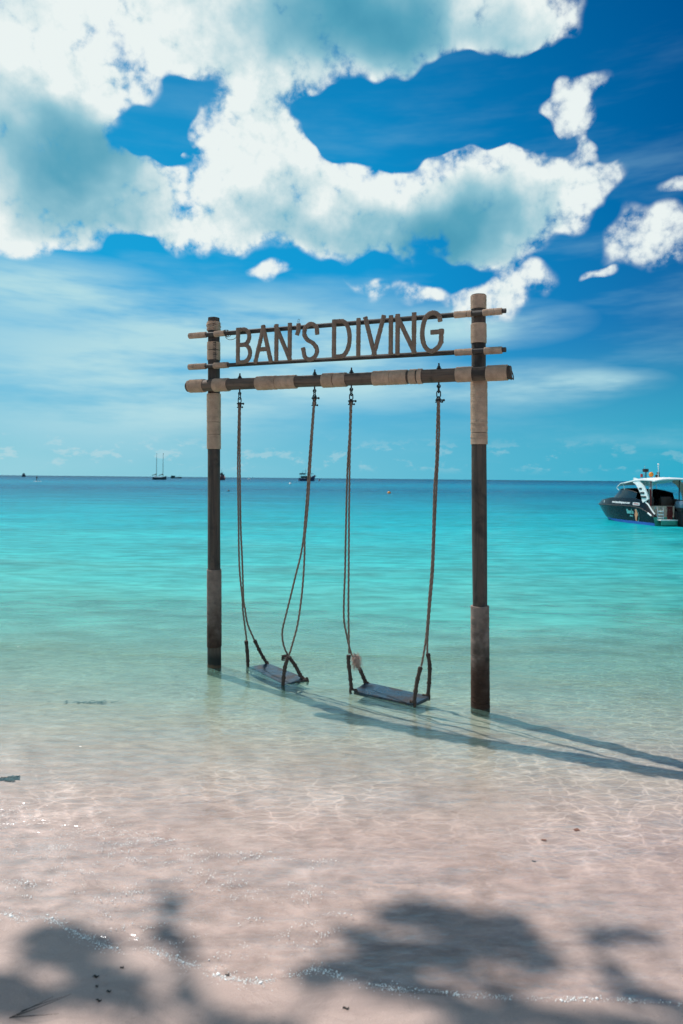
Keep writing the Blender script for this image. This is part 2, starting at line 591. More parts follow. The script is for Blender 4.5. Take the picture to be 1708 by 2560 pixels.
c = t.mix(t.m('MULTIPLY', t.ss(stk, 0.52, 0.70), 0.5), c, (0.30, 0.222, 0.198))
spk = t.noise(pos, 95.0, 2.0, 0.5)
c = t.mix(t.m('MULTIPLY', t.ss(spk, 0.73, 0.77), 0.6), c, (0.12, 0.075, 0.06))
wet = t.ss(t.m('MULTIPLY_ADD', t.m('SUBTRACT', n_big, 0.5), 0.02, pz), 0.085, 0.045)
c = t.mix(t.m('MULTIPLY', wet, 0.12), t.vm('SCALE', c, s=0.93),  t.mix(1.0, c, (0.74, 0.70, 0.68), 'MULTIPLY'))
rgh = t.mr(wet, 0, 1, 0.9, 0.42)
hgt = t.m('ADD', t.m('MULTIPLY', n_mid, 0.6), t.m('MULTIPLY', n_fin, 0.09))
principled(t, o, c, rgh, t.bump(hgt, 0.9, 0.022), spec=0.35)
M['sand'] = m

# sea: clear in the shallows, its own turquoise taking over with depth offshore
m, t, o = mat('sea_water')
geo = t.node('ShaderNodeNewGeometry')
pos = geo.outputs['Position']
px, py, pz = t.sep(pos)[0:3]
wob = t.m('MULTIPLY', t.m('SUBTRACT', t.noise(t.mapping(pos, scale=(0.16, 0.30, 1)), 1.0, 4.0, 0.55), 0.5), 0.55)
off = t.m('MULTIPLY_ADD', px, 0.06, py)
lg = t.m('LOGARITHM', t.m('MAXIMUM', off, 2.0), 10.0)
lg = t.m('ADD', lg, t.m('MULTIPLY', wob, 0.55))
tt = t.m('MULTIPLY', t.m('SUBTRACT', lg, 0.4), 1 / 3.6)
bodyc = t.ramp(tt, [(0.07, (0.29, 0.43, 0.36)), (0.137, (0.20, 0.48, 0.395)), (0.171, (0.10, 0.48, 0.41)), (0.22, (0.045, 0.41, 0.39)), (0.303, (0.004, 0.305, 0.345)), (0.383, (0.002, 0.19, 0.265)), (0.46, (0.001, 0.10, 0.18)), (0.53, (0.001, 0.17, 0.26)), (0.60, (0.001, 0.10, 0.19)), (0.75, (0.001, 0.045, 0.10))])
opac = t.ramp(tt, [(0.0, (0.0,) * 3), (0.055, (0.01,) * 3), (0.085, (0.05,) * 3), (0.115, (0.18,) * 3), (0.145, (0.48,) * 3), (0.19, (0.82,) * 3), (0.26, (0.96,) * 3), (0.33, (1.0,) * 3)])
# ripples
r1 = t.noise(t.mapping(pos, scale=(6.0, 13.0, 1), rot=(0, 0, R(-14))), 1.0, 3.5, 0.66)
r2 = t.noise(t.mapping(pos, scale=(1.1, 3.0, 1), rot=(0, 0, R(8))), 1.0, 3.5, 0.66)
r3 = t.noise(t.mapping(pos, scale=(0.10, 0.30, 1)), 1.0, 3.0, 0.6)
hgt = t.m('ADD', t.m('MULTIPLY', r1, 0.0112), t.m('ADD', t.m('MULTIPLY', r2, 0.042), t.m('MULTIPLY', r3, 0.35)))
nrm = t.bump(hgt, 1.0, 1.0)
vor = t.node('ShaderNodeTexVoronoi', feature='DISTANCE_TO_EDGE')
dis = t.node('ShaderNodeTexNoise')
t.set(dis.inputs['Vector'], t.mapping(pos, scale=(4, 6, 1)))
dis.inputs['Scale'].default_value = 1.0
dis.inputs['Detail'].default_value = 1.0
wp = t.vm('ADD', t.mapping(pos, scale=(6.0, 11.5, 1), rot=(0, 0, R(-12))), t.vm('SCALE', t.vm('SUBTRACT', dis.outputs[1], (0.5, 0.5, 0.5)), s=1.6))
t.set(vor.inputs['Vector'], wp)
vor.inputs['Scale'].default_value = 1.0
caustics = t.m('MULTIPLY', t.ss(vor.outputs[0], 0.085, 0.0), t.ss(off, 3.0, 4.2))  # bright caustic lines, drawn into the water's tint
caustics = t.m('MULTIPLY', caustics, t.ss(t.m('MULTIPLY_ADD', px, 0.03, t.noise(pos, 0.9, 3.0)), 0.36, 0.60))
lens = t.m('ADD', t.mr(r1, 0.34, 0.66, 0.84, 1.10), t.m('MULTIPLY', caustics, 0.30))  # ripple light and caustics put into the transmission colour
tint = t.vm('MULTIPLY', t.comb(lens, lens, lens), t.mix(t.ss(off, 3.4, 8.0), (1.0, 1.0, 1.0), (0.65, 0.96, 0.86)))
tr = t.node('ShaderNodeBsdfTransparent')
t.set(tr.inputs[0], tint)
df = t.node('ShaderNodeBsdfDiffuse')
bodyc = t.vm('SCALE', bodyc, s=t.m('MULTIPLY', t.mr(r2, 0.36, 0.64, 0.74, 1.22), t.mr(r3, 0.34, 0.66, 0.80, 1.18)))  # light and dark of the ripples put into the body colour
t.set(df.inputs[0], bodyc)
t.set(df.inputs['Normal'], nrm)
mx = t.node('ShaderNodeMixShader')
t.set(mx.inputs[0], opac)
t.l.new(tr.outputs[0], mx.inputs[1])
t.l.new(df.outputs[0], mx.inputs[2])
gl = t.node('ShaderNodeBsdfGlossy')
gl.inputs['Roughness'].default_value = 0.13
gl.inputs['Color'].default_value = (0.9, 0.95, 1.0, 1)
t.set(gl.inputs['Normal'], nrm)
fr = t.node('ShaderNodeFresnel')
fr.inputs['IOR'].default_value = 1.33
t.set(fr.inputs['Normal'], nrm)
mx2 = t.node('ShaderNodeMixShader')
t.set(mx2.inputs[0], t.m('MINIMUM', t.m('MULTIPLY', fr.outputs[0], 1.0), 0.24))
t.l.new(mx.outputs[0], mx2.inputs[1])
t.l.new(gl.outputs[0], mx2.inputs[2])
t.l.new(mx2.outputs[0], o.inputs[0])
M['sea'] = m

SEA = 0.035
# ------------------------------------------------------------------ beach and sea bed: one sheet
SHORE = [(-40, 6.0), (-12, 5.2), (-4.0, 3.75), (-1.695, 3.182), (-1.542, 3.12), (-1.386, 3.04), (-1.314, 3.077), (-1.215, 3.025), (-1.075, 2.936), (-0.857, 2.837), (-0.799, 2.885), (-0.694, 2.834), (-0.572, 2.773), (-0.438, 2.71), (-0.297, 2.689), (-0.162, 2.73), (-0.076, 2.772), (0.029, 2.709), (0.216, 2.665), (0.483, 2.635), (0.715, 2.62), (1.049, 2.62), (1.319, 2.598), (1.435, 2.593), (4, 2.45), (12, 2.0), (40, 0.5)]
_sx = np.array([p[0] for p in SHORE])
_sy = np.array([p[1] for p in SHORE])


def shore_y(x):
    return np.interp(x, _sx, _sy) - 0.047


def sand_z(x, y):
    d = y - shore_y(x)
    sea_ = np.interp(d, [0, 0.25, 1.2, 3.0, 5, 8, 30, 120, 1000], [0, -0.010, -0.028, -0.058, -0.090, -0.36, -1.8, -4.5, -14])
    land = np.interp(-d, [0, 0.5, 3, 8, 30], [0, 0.035, 0.22, 0.7, 1.4])
    z = SEA + np.where(d > 0, sea_, land)
    near = np.clip((np.abs(d)) / 0.5, 0, 1) * np.exp(-np.abs(y - 4) / 12) * np.exp(-np.abs(x) / 20)
    z = z + near * (0.018 * fbm(x * 0.9, y * 1.3, 3) + 0.010 * fbm(x * 3.1 + 5, y * 5.0, 3))
    rip = np.sin((y * 1.0 + x * 0.22 + 0.35 * fbm(x * 0.8, y * 0.8, 2)) * 2 * np.pi / 0.16)
    z = z + np.clip((d - 0.9) / 1.0, 0, 1) * np.exp(-np.abs(y - 5) / 6) * 0.004 * rip
    # low ridge left by the last wave
    rl = np.interp(x, [-3, -1.59, -0.64, 0.2, 1.5], [4.25, 3.98, 3.646, 3.30, 3.2])
    z = z + 0.020 * np.exp(-((y - rl) / 0.06) ** 2) * np.clip(fbm(x * 2.2, y * 2.2, 2) + 0.5, 0, 1) * (x < 1.0)
    return z


def grow(lo, hi, step, outlo, outhi, k=1.16):
    a = list(np.arange(lo, hi, step))
    q = hi
    s = step
    while q < outhi:
        a.append(q)
        s *= k
        q += s
    a.append(outhi)
    b = []
    q = lo - step
    s = step
    while q > outlo:
        b.append(q)
        s *= k
        q -= s
    b.append(outlo)
    return np.array(b[::-1] + a)


def sheet(name, xs, ys, zf, m):
    X, Y = np.meshgrid(xs, ys)
    Z = zf(X, Y)
    nx = len(xs)
    ny = len(ys)
    me = bpy.data.meshes.new(name)
    me.vertices.add(nx * ny)
    me.vertices.foreach_set('co', np.stack([X, Y, Z], -1).astype(np.float32).ravel())
    i = (np.arange(ny - 1)[:, None] * nx + np.arange(nx - 1)[None, :]).ravel()
    q = np.stack([i, i + 1, i + nx + 1, i + nx], -1).astype(np.int32)
    me.loops.add(q.size)
    me.loops.foreach_set('vertex_index', q.ravel())
    me.polygons.add(len(q))
    me.polygons.foreach_set('loop_start', np.arange(0, q.size, 4, dtype=np.int32))
    me.polygons.foreach_set('use_smooth', np.ones(len(q), bool))
    me.update(calc_edges=True)
    me.materials.append(m)
    o = bpy.data.objects.new(name, me)
    COL.objects.link(o)
    return o


beach = sheet('beach', grow(-3.2, 4.4, 0.028, -30000, 30000), grow(1.9, 8.5, 0.026, -400, 40000), sand_z, M['sand'])
tag(beach, 'pale pink coral sand beach running down under clear water', kind='structure')
seaw = sheet('sea', grow(-4, 5, 0.5, -30000, 30000, 1.3), grow(1.5, 12, 0.5, -200, 40000, 1.3), lambda x, y: x * 0 + SEA, M['sea'])
tag(seaw, 'clear turquoise sea deepening to blue towards the horizon', kind='structure')

# ------------------------------------------------------------------ swing frame
O = (-1.30, 7.083, 0.0)
FR = math.atan2(-0.4187, 0.9081)          # frame runs from far left to near right
frame = empty('swing_stand', O, FR)
tag(frame, "tall rope-bound timber swing frame in the shallows with BAN'S DIVING lettering across its top", 'swing stand')


def P(s, n, z):
    """frame coordinates: along the frame, towards the beach, up"""
    return (s, -n, z)


def log(p0, p1, r0, r1, seed, seg=22, step=0.05, wob=0.0012, ragged=0.0028):
    mb = MB()
    p0 = Vector(p0)
    p1 = Vector(p1)
    n = max(3, int((p1 - p0).length / step))
    ph = [rng.uniform(0, 6.28) for _ in range(6)]
    pts = []
    for i in range(n + 1):
        t = i / n
        q = p0.lerp(p1, t)
        q = q + Vector((wob * math.sin(3.1 * t * 2 + ph[0]), wob * math.sin(2.3 * t * 2 + ph[1]), wob * math.sin(4.0 * t + ph[2])))
        pts.append(q)

    def prof(i, t):
        rr = r0 + (r1 - r0) * t + ragged * 0.7 * math.sin(9 * t + ph[3])
        return [((rr + ragged * math.sin(2 * a + ph[4] + 3 * t) + 0.5 * ragged * math.sin(5 * a + ph[5] + 5 * t)) * math.cos(a),
                 (rr + ragged * math.sin(2 * a + ph[4] + 3 * t) + 0.5 * ragged * math.sin(5 * a + ph[5] + 5 * t)) * math.sin(a))
                for a in (2 * math.pi * j / seg for j in range(seg))]
    mb.sweep(pts, prof)
    return mb


def coil(p0, p1, r0, r1=None, cord=0.0062, seg=24, squash=1.0, seed=0):
    """cord wound round a pole: one ridge per turn, slightly uneven"""
    q = random.Random(seed)
    r1 = r0 if r1 is None else r1
    p0 = Vector(p0)
    p1 = Vector(p1)
    L = (p1 - p0).length
    turns = max(2, int(round(L / cord)))
    ax = (p1 - p0).normalized()
    pts = []
    rad = []
    tilt = []
    for k in range(turns):
        j = q.gauss(0, 0.0007)
        tl = q.gauss(0, 0.0009)
        if q.random() < 0.05:
            j -= 0.0022
        for u, h in ((0.02, -0.55), (0.27, 0.25), (0.5, 0.5), (0.77, 0.25)):
            t = (k + u) / turns
            pts.append(p0.lerp(p1, t))
            rad.append(r0 + (r1 - r0) * t + cord * 0.5 * h + j)
            tilt.append(tl)
    u = Vector((0, 1, 0)) if abs(ax.y) < 0.9 else Vector((0, 0, 1))
    A = (u - ax * u.dot(ax)).normalized()
    B = ax.cross(A)
    mb = MB()
    vs = []
    for i, c in enumerate(pts):
        for j in range(seg):
            a = 2 * math.pi * j / seg
            rr = rad[i] * (1 + 0.006 * math.sin(3 * a + 0.3 * seed))
            vs.append(c + (A * math.cos(a) + B * math.sin(a)) * rr + ax * (tilt[i] * math.sin(a + seed)))
    n = len(pts)
    fs = []
    for i in range(n - 1):
        for j in range(seg):
            k = (j + 1) % seg
            fs.append((i * seg + j, i * seg + k, (i + 1) * seg + k, (i + 1) * seg + j))
    fs.append(tuple(range(seg - 1, -1, -1)))
    fs.append(tuple(range((n - 1) * seg, n * seg)))
    mb.add(vs, fs)
    return mb


SPAN = 2.778
LEAN = -0.050


def post_at(side, z):
    return P((0 if side == 0 else SPAN) + LEAN * z / 3.6, 0, z)


post_wraps = {0: [(3.519, 3.613), (3.32, 3.402), (3.215, 3.314), (2.572, 2.866), (2.444, 2.569), (2.292, 2.441), (0.243, 1.044)],
              1: [(3.483, 3.600), (3.185, 3.356), (2.409, 2.858), (2.306, 2.406), (-0.14, 0.908)]}
sd = 1
for side, ztop in ((0, 3.653), (1, 3.608)):
    po = log(post_at(side, -0.75), post_at(side, ztop), 0.069 if side == 0 else 0.067, 0.062, sd).build('post', M['post'], frame)
    for (za, zb) in post_wraps[side]:
        sd += 1
        lo = za < 1.0
        rw = 0.0745 if lo else 0.0725 if za < 3.0 else 0.0675
        if side == 1 and lo:
            rw = 0.0785
        coil(post_at(side, za), post_at(side, zb), rw + 0.003 * (1 if lo and side else 0), rw, seed=sd, cord=0.0068).build('rope_wrap', M['jute_low'] if lo else M['jute'], po)
    # a second, crossing lashing at the very top of the far post
    if side == 0:
        mb = MB()
        for k, (za, zb) in enumerate(((3.53, 3.60), (3.60, 3.535), (3.55, 3.59))):
            pts = []
            for i in range(41):
                a = 2 * math.pi * i / 40
                zz = za + (zb - za) * 0.5 * (1 - math.cos(a))
                c = post_at(0, zz)
                pts.append((c[0] + 0.0735 * math.cos(a + k), c[1] + 0.0735 * math.sin(a + k), zz))
            mb.tube(pts, 0.0036, 6)
        mb.build('rope_lashing', M['jute'], po)

# main beam, lashed to the beach side of the posts
BN = 0.118
beam_at = lambda s: P(s, BN, 2.941 - 0.0125 * (s + 0.3))
beam = log(beam_at(-0.275), beam_at(3.035), 0.0595, 0.057, 40, step=0.06, wob=0.001, ragged=0.0022).build('beam', M['beam'], frame)
for (a, b) in [(-0.251, -0.068), (0.053, 0.226), (0.561, 0.78), (0.783, 0.999), (1.286, 1.401), (1.406, 1.529), (1.798, 1.965), (1.969, 2.125), (2.146, 2.212), (2.226, 2.265), (2.572, 2.713), (2.833, 3.01)]:
    sd += 1
    coil(beam_at(a), beam_at(b), 0.0655 + rng.uniform(-0.001, 0.002), seed=sd, cord=0.0062).build('rope_wrap', M['jute_beam'], beam)
# the strap ends standing off the near end of the beam
mb = MB()
for k in range(2):
    pts = []
    for i in range(25):
        a = math.pi * (0.15 + 1.5 * i / 24) + k * 0.3
        s = 3.022 + 0.016 * math.sin(math.pi * i / 24) * (1 + k)
        c = beam_at(s)
        pts.append((c[0], c[1] - 0.060 * math.sin(a), c[2] + 0.060 * math.cos(a)))
    mb.tube(pts, 0.0045, 6)
mb.build('strap_end', M['splice'], beam)

# two rails carrying the letters
RN = 0.084
for (zl, zr, wl) in ((3.4716, 3.4263, [(-0.294, -0.078), (0.024, 0.155), (2.538, 2.646), (2.651, 2.689), (2.787, 2.951)]),
                     (3.1475, 3.0974, [(-0.295, -0.080), (0.021, 0.192), (2.546, 2.700), (2.802, 2.954)])):
    ra = lambda s: P(s, RN, zl + (zr - zl) * (s + 0.294) / 3.27)
    rail = log(ra(-0.300), ra(2.985), 0.0215, 0.021, 60, seg=12, step=0.08, wob=0.002, ragged=0.0015).build('rail', M['rail'], frame)
    for (a, b) in wl:
        sd += 1
        coil(ra(a), ra(b), 0.0285 + rng.uniform(-0.001, 0.002), seed=sd, cord=0.0055, seg=16).build('rope_wrap', M['jute'], rail)
    if zl > 3.4:
        mb = MB()
        for k in range(3):
            s0 = 0.158 + 0.016 * k
            c = ra(s0)
            mb.tube([(c[0] + 0.012 * math.sin(a * 2 + k), c[1] + 0.032 * math.cos(a), c[2] + 0.036 * math.sin(a) - 0.004) for a in (2 * math.pi * i / 20 for i in range(20))], 0.0028, 6, closed=True)
        mb.tube(catmull([P(0.175, RN + 0.03, 3.44), P(0.19, RN + 0.035, 3.405), P(0.235, RN + 0.04, 3.385), P(0.285, RN + 0.04, 3.388), P(0.318, RN + 0.045, 3.402)], 0.01), 0.003, 6)
        mb.build('loose_cord', M['splice'], rail)

# letters: cord-wound strokes
LN = 0.128
HW = 0.0205


def arc(cx, cy, rx, ry, a0, a1, n=14):
    return [(cx + rx * math.cos(R(a0 + (a1 - a0) * i / n)), cy + ry * math.sin(R(a0 + (a1 - a0) * i / n))) for i in range(n + 1)]


def smooth2(pts):
    return [(q[0], q[1]) for q in catmull([(a, b, 0) for a, b in pts], 0.04)]


GLYPH = {
    'B': [[(0, 0), (0, 1)], [(0, 1), (0.4, 1)] + arc(0.45, 0.765, 0.47, 0.235, 80, -80) + [(0.4, 0.53), (0, 0.53)],
          [(0.1, 0.53), (0.45, 0.53)] + arc(0.48, 0.265, 0.52, 0.265, 78, -80) + [(0.4, 0), (0, 0)]],
    'A': [[(0, 0), (0.5, 1)], [(1, 0), (0.5, 1)], [(0.19, 0.35), (0.81, 0.35)]],
    'N': [[(0, 0), (0, 1)], [(1, 0), (1, 1)], [(0.0, 0.98), (1, 0.02)]],
    "'": [smooth2([(0.75, 1.0), (0.75, 0.62), (0.55, 0.3), (0.0, 0.0)])],
    'S': [smooth2([(0.96, 0.74), (0.90, 0.90), (0.52, 1.0), (0.14, 0.90), (0.06, 0.72), (0.28, 0.56), (0.68, 0.45), (0.96, 0.27), (0.86, 0.09), (0.48, 0.0), (0.12, 0.08), (0.0, 0.29)])],
    'D': [[(0, 0), (0, 1)], [(0, 1), (0.42, 1)] + arc(0.46, 0.5, 0.54, 0.5, 82, -82, 20) + [(0.42, 0), (0, 0)]],
    'I': [[(0.5, 0), (0.5, 1)]],
    'V': [[(0, 1), (0.5, 0)], [(1, 1), (0.5, 0)]],
    'G': [smooth2([(0.92, 0.75), (0.84, 0.92), (0.50, 1.0), (0.15, 0.87), (0.0, 0.5), (0.12, 0.16), (0.46, 0.0), (0.84, 0.10), (0.98, 0.26)]), [(0.98, 0.24), (0.98, 0.50)], [(1.0, 0.49), (0.55, 0.49)]],
}


def resample(pts, step):
    Q = [Vector((a, b)) for a, b in pts]
    res = [Q[0]]
    acc = 0.0
    for a, b in zip(Q[:-1], Q[1:]):
        L = (b - a).length
        if L < 1e-7:
            continue
        d = step - acc
        while d <= L:
            res.append(a.lerp(b, d / L))
            d += step
        acc = L - (d - step)
    if (res[-1] - Q[-1]).length > step * 0.3:
        res.append(Q[-1])
    return res


SECT = []
for j in range(14):
    a = 2 * math.pi * (j + 0.5) / 14
    ca, sa = math.cos(a), math.sin(a)
    SECT.append((math.copysign(abs(ca) ** 0.42, ca), math.copysign(abs(sa) ** 0.42, sa)))


def letter(ch, s0, s1, zb, zt, idx):
    q = random.Random(idx)
    mb = MB()
    W = s1 - s0 - 2 * HW
    H = zt - zb - 2 * HW
    for si, st in enumerate(GLYPH[ch]):
        pts = [(s0 + HW + u * W, zb + HW + v * H) for u, v in st]
        d0 = (Vector(pts[0]) - Vector(pts[1])).normalized() * HW * 0.95
        d1 = (Vector(pts[-1]) - Vector(pts[-2])).normalized() * HW * 0.95
        if len(GLYPH[ch]) == 1 or len(pts) == 2:
            pts = [(pts[0][0] + d0.x, pts[0][1] + d0.y)] + pts + [(pts[-1][0] + d1.x, pts[-1][1] + d1.y)]
        cord = 0.0056
        pl = resample(pts, cord / 3)
        off = LN + 0.0016 * si + q.uniform(-0.003, 0.003)
        jit = {}

        def prof(i, t, off=off):
            k = i // 3
            if k not in jit:
                jit[k] = q.gauss(0, 0.0007) - (0.002 if q.random() < 0.06 else 0)
            h = (-0.0016, 0.0008, 0.0010)[i % 3] + jit[k]
            return [((HW - 0.001 + h) * a, (0.0135 + h) * b) for a, b in SECT]
        # section axes: in the letter's plane and through it
        P3 = [P(p.x, off, p.y) for p in pl]
        T = []
        vs = []
        n = len(P3)
        for i in range(n):
            tv = (Vector(P3[min(i + 1, n - 1)]) - Vector(P3[max(i - 1, 0)])).normalized()
            Bv = Vector((0, -1, 0))
            Av = tv.cross(Bv)
            for a, b in prof(i, 0):
                vs.append(Vector(P3[i]) + Av * a + Bv * b)
        ns = len(SECT)
        fs = []
        for i in range(n - 1):
            for j in range(ns):
                k = (j + 1) % ns
                fs.append((i * ns + j, i * ns + k, (i + 1) * ns + k, (i + 1) * ns + j))
        fs.append(tuple(range(ns - 1, -1, -1)))
        fs.append(tuple(range((n - 1) * ns, n * ns)))
        mb.add(vs, fs)
    o = mb.build('letter', M['jute_dark'], frame, angle=60)
    o['label'] = 'cord-wound letter ' + ch if ch != "'" else 'cord-wound apostrophe'
    return o


LETTERS = [('B', 0.318, 0.502, 3.128, 3.495), ('A', 0.522, 0.736, 3.124, 3.497), ('N', 0.761, 0.948, 3.126, 3.493), ("'", 0.990, 1.046, 3.366, 3.482), ('S', 1.056, 1.248, 3.107, 3.486), ('D', 1.38, 1.58, 3.115, 3.484), ('I', 1.628, 1.67, 3.119, 3.475), ('V', 1.698, 1.915, 3.119, 3.481), ('I', 1.945, 1.986, 3.116, 3.472), ('N', 2.01, 2.205, 3.109, 3.477), ('G', 2.241, 2.459, 3.102, 3.479)]
for i, a in enumerate(LETTERS):
    letter(*a, i)
mb = MB()
mb.tube(catmull([P(1.02, LN, 3.48), P(1.012, LN, 3.502), P(1.022, LN, 3.522), P(1.036, LN, 3.51), P(1.024, LN, 3.496), P(1.034, LN, 3.484)], 0.004), 0.0016, 5)
mb.build('wire_hook', M['iron'], frame)

# bolts through the beam
HANG = [(0.356, 2.90), (1.196, 2.89), (1.577, 2.885), (2.413, 2.875)]
for s, zb in HANG:
    c = beam_at(s)
    mb = MB()
    mb.tube([(c[0], c[1], c[2] - 0.085), (c[0], c[1], c[2] + 0.108)], 0.0075, 8)
    mb.tube([(c[0], c[1], c[2] + 0.060), (c[0], c[1], c[2] + 0.067)], 0.022, 12)
    mb.tube([(c[0], c[1], c[2] + 0.067), (c[0], c[1], c[2] + 0.083)], 0.014, 6)
    pts = [(c[0] + 0.014 * math.cos(a), c[1], c[2] - 0.094 + 0.014 * math.sin(a)) for a in (2 * math.pi * i / 16 for i in range(16))]
    mb.tube(pts, 0.0055, 6, closed=True)
    mb.build('eye_bolt', M['iron'], beam)

# ------------------------------------------------------------------ the two swings
ROPES = {
'LLa':([(0.343, 0.11, 2.719), (0.33, 0.1, 2.135), (0.32, 0.061, 1.522), (0.308, 0.03, 1.215), (0.305, 0.005, 1.013), (0.313, -0.033, 0.755), (0.308, -0.049, 0.654), (0.314, -0.076, 0.494), (0.322, -0.107, 0.323)],[(0.315, -0.109, 0.314), (0.313, -0.141, 0.149), (0.298, -0.174, -0.01)]),
'LLb':([(0.357, 0.11, 2.719), (0.35, 0.094, 2.135), (0.326, 0.032, 1.52), (0.312, -0.019, 1.211), (0.297, -0.059, 1.005), (0.272, -0.118, 0.738), (0.274, -0.144, 0.635), (0.281, -0.187, 0.469), (0.333, -0.237, 0.297)],[(0.336, -0.238, 0.295), (0.386, -0.28, 0.159), (0.445, -0.322, 0.034)]),
'LRa':([(1.186, 0.11, 2.74), (1.143, 0.107, 2.211), (1.117, 0.102, 1.833), (1.091, 0.095, 1.552), (1.078, 0.091, 1.425), (1.048, 0.086, 1.262), (0.992, 0.078, 1.068), (0.937, 0.07, 0.871), (0.879, 0.06, 0.672), (0.837, 0.053, 0.522), (0.832, 0.047, 0.423), (0.855, 0.041, 0.328), (0.894, 0.036, 0.259)],[(0.898, 0.036, 0.251), (0.967, 0.03, 0.174), (1.029, 0.023, 0.075), (1.092, 0.02, 0.038)]),
'LRb':([(1.194, 0.11, 2.74), (1.161, 0.113, 2.21), (1.145, 0.121, 1.833), (1.125, 0.129, 1.555), (1.114, 0.134, 1.43), (1.117, 0.141, 1.271), (1.113, 0.15, 1.085), (1.103, 0.161, 0.898), (1.084, 0.173, 0.711), (1.062, 0.183, 0.57), (1.026, 0.194, 0.429), (0.995, 0.203, 0.317)],[(0.987, 0.205, 0.301), (0.955, 0.214, 0.189), (0.945, 0.232, 0.007)]),
'RLa':([(1.565, 0.11, 2.698), (1.56, 0.108, 2.433), (1.543, 0.103, 2.175), (1.53, 0.093, 1.915), (1.52, 0.079, 1.653), (1.507, 0.059, 1.391), (1.493, 0.034, 1.127), (1.471, 0.004, 0.857), (1.461, -0.023, 0.654), (1.479, -0.042, 0.519), (1.504, -0.063, 0.384), (1.533, -0.079, 0.29), (1.568, -0.089, 0.233)],[(1.58, -0.092, 0.218), (1.609, -0.103, 0.158), (1.648, -0.121, 0.059)]),
'RLb':([(1.577, 0.11, 2.697), (1.57, 0.11, 2.432), (1.565, 0.111, 2.175), (1.565, 0.113, 1.915), (1.565, 0.116, 1.656), (1.568, 0.12, 1.399), (1.571, 0.125, 1.143), (1.574, 0.131, 0.885), (1.579, 0.136, 0.695), (1.588, 0.142, 0.502), (1.593, 0.146, 0.389)],[(1.589, 0.147, 0.375), (1.588, 0.149, 0.311), (1.605, 0.153, 0.211), (1.626, 0.159, 0.058)]),
'RRa':([(2.404, 0.11, 2.673), (2.398, 0.111, 2.416), (2.396, 0.114, 2.172), (2.382, 0.119, 1.927), (2.38, 0.127, 1.682), (2.378, 0.137, 1.44), (2.373, 0.151, 1.198), (2.359, 0.167, 0.956), (2.349, 0.186, 0.715), (2.341, 0.197, 0.595), (2.326, 0.208, 0.475), (2.311, 0.218, 0.379)],[(2.305, 0.219, 0.373), (2.277, 0.234, 0.234), (2.26, 0.254, 0.062)]),
'RRb':([(2.415, 0.11, 2.673), (2.418, 0.109, 2.416), (2.409, 0.107, 2.173), (2.397, 0.103, 1.927), (2.386, 0.097, 1.681), (2.376, 0.089, 1.436), (2.365, 0.079, 1.189), (2.342, 0.067, 0.939), (2.318, 0.052, 0.686), (2.309, 0.044, 0.559), (2.306, 0.036, 0.452)],[(2.312, 0.036, 0.447), (2.327, 0.027, 0.334), (2.319, 0.015, 0.182), (2.306, 0.005, 0.056)]),
}
SEATS = {'L': [(0.300, -0.150, 0.030), (0.455, -0.322, 0.050), (1.106, 0.015, 0.058), (0.935, 0.232, 0.034)],
         'R': [(1.631, 0.159, 0.055), (1.653, -0.121, 0.065), (2.336, 0.005, 0.062), (2.263, 0.254, 0.050)]}
FM = Matrix.Translation(O) @ Matrix.Rotation(FR, 4, 'Z')


def twisted(mb, pts, r=0.0088, lay=0.052, strands=3, seg=12):
    pl = catmull(pts, 0.006)
    L = [0.0]
    for a, b in zip(pl[:-1], pl[1:]):
        L.append(L[-1] + (Vector(b) - Vector(a)).length)
    mb.sweep(pl, lambda i, t: [((r * (1 + 0.17 * math.cos(strands * (a - 2 * math.pi * L[i] / (lay * strands) * 1.0)))) * math.cos(a),
                                (r * (1 + 0.17 * math.cos(strands * (a - 2 * math.pi * L[i] / (lay * strands) * 1.0)))) * math.sin(a))
                               for a in (2 * math.pi * j / seg for j in range(seg))])


def link(mb, c, L, Wd, r, ang, tilt=0.0):
    """an oval chain link standing upright, turned by ang"""
    pts = []
    hl = L / 2 - Wd / 2
    for i in range(28):
        a = 2 * math.pi * i / 28
        x = Wd / 2 * math.cos(a)
        z = Wd / 2 * math.sin(a) + (hl if math.sin(a) > 0 else -hl)
        pts.append((c[0] + x * math.cos(ang), c[1] + x * math.sin(ang), c[2] + z))
    mb.tube(pts, r, 7, closed=True)


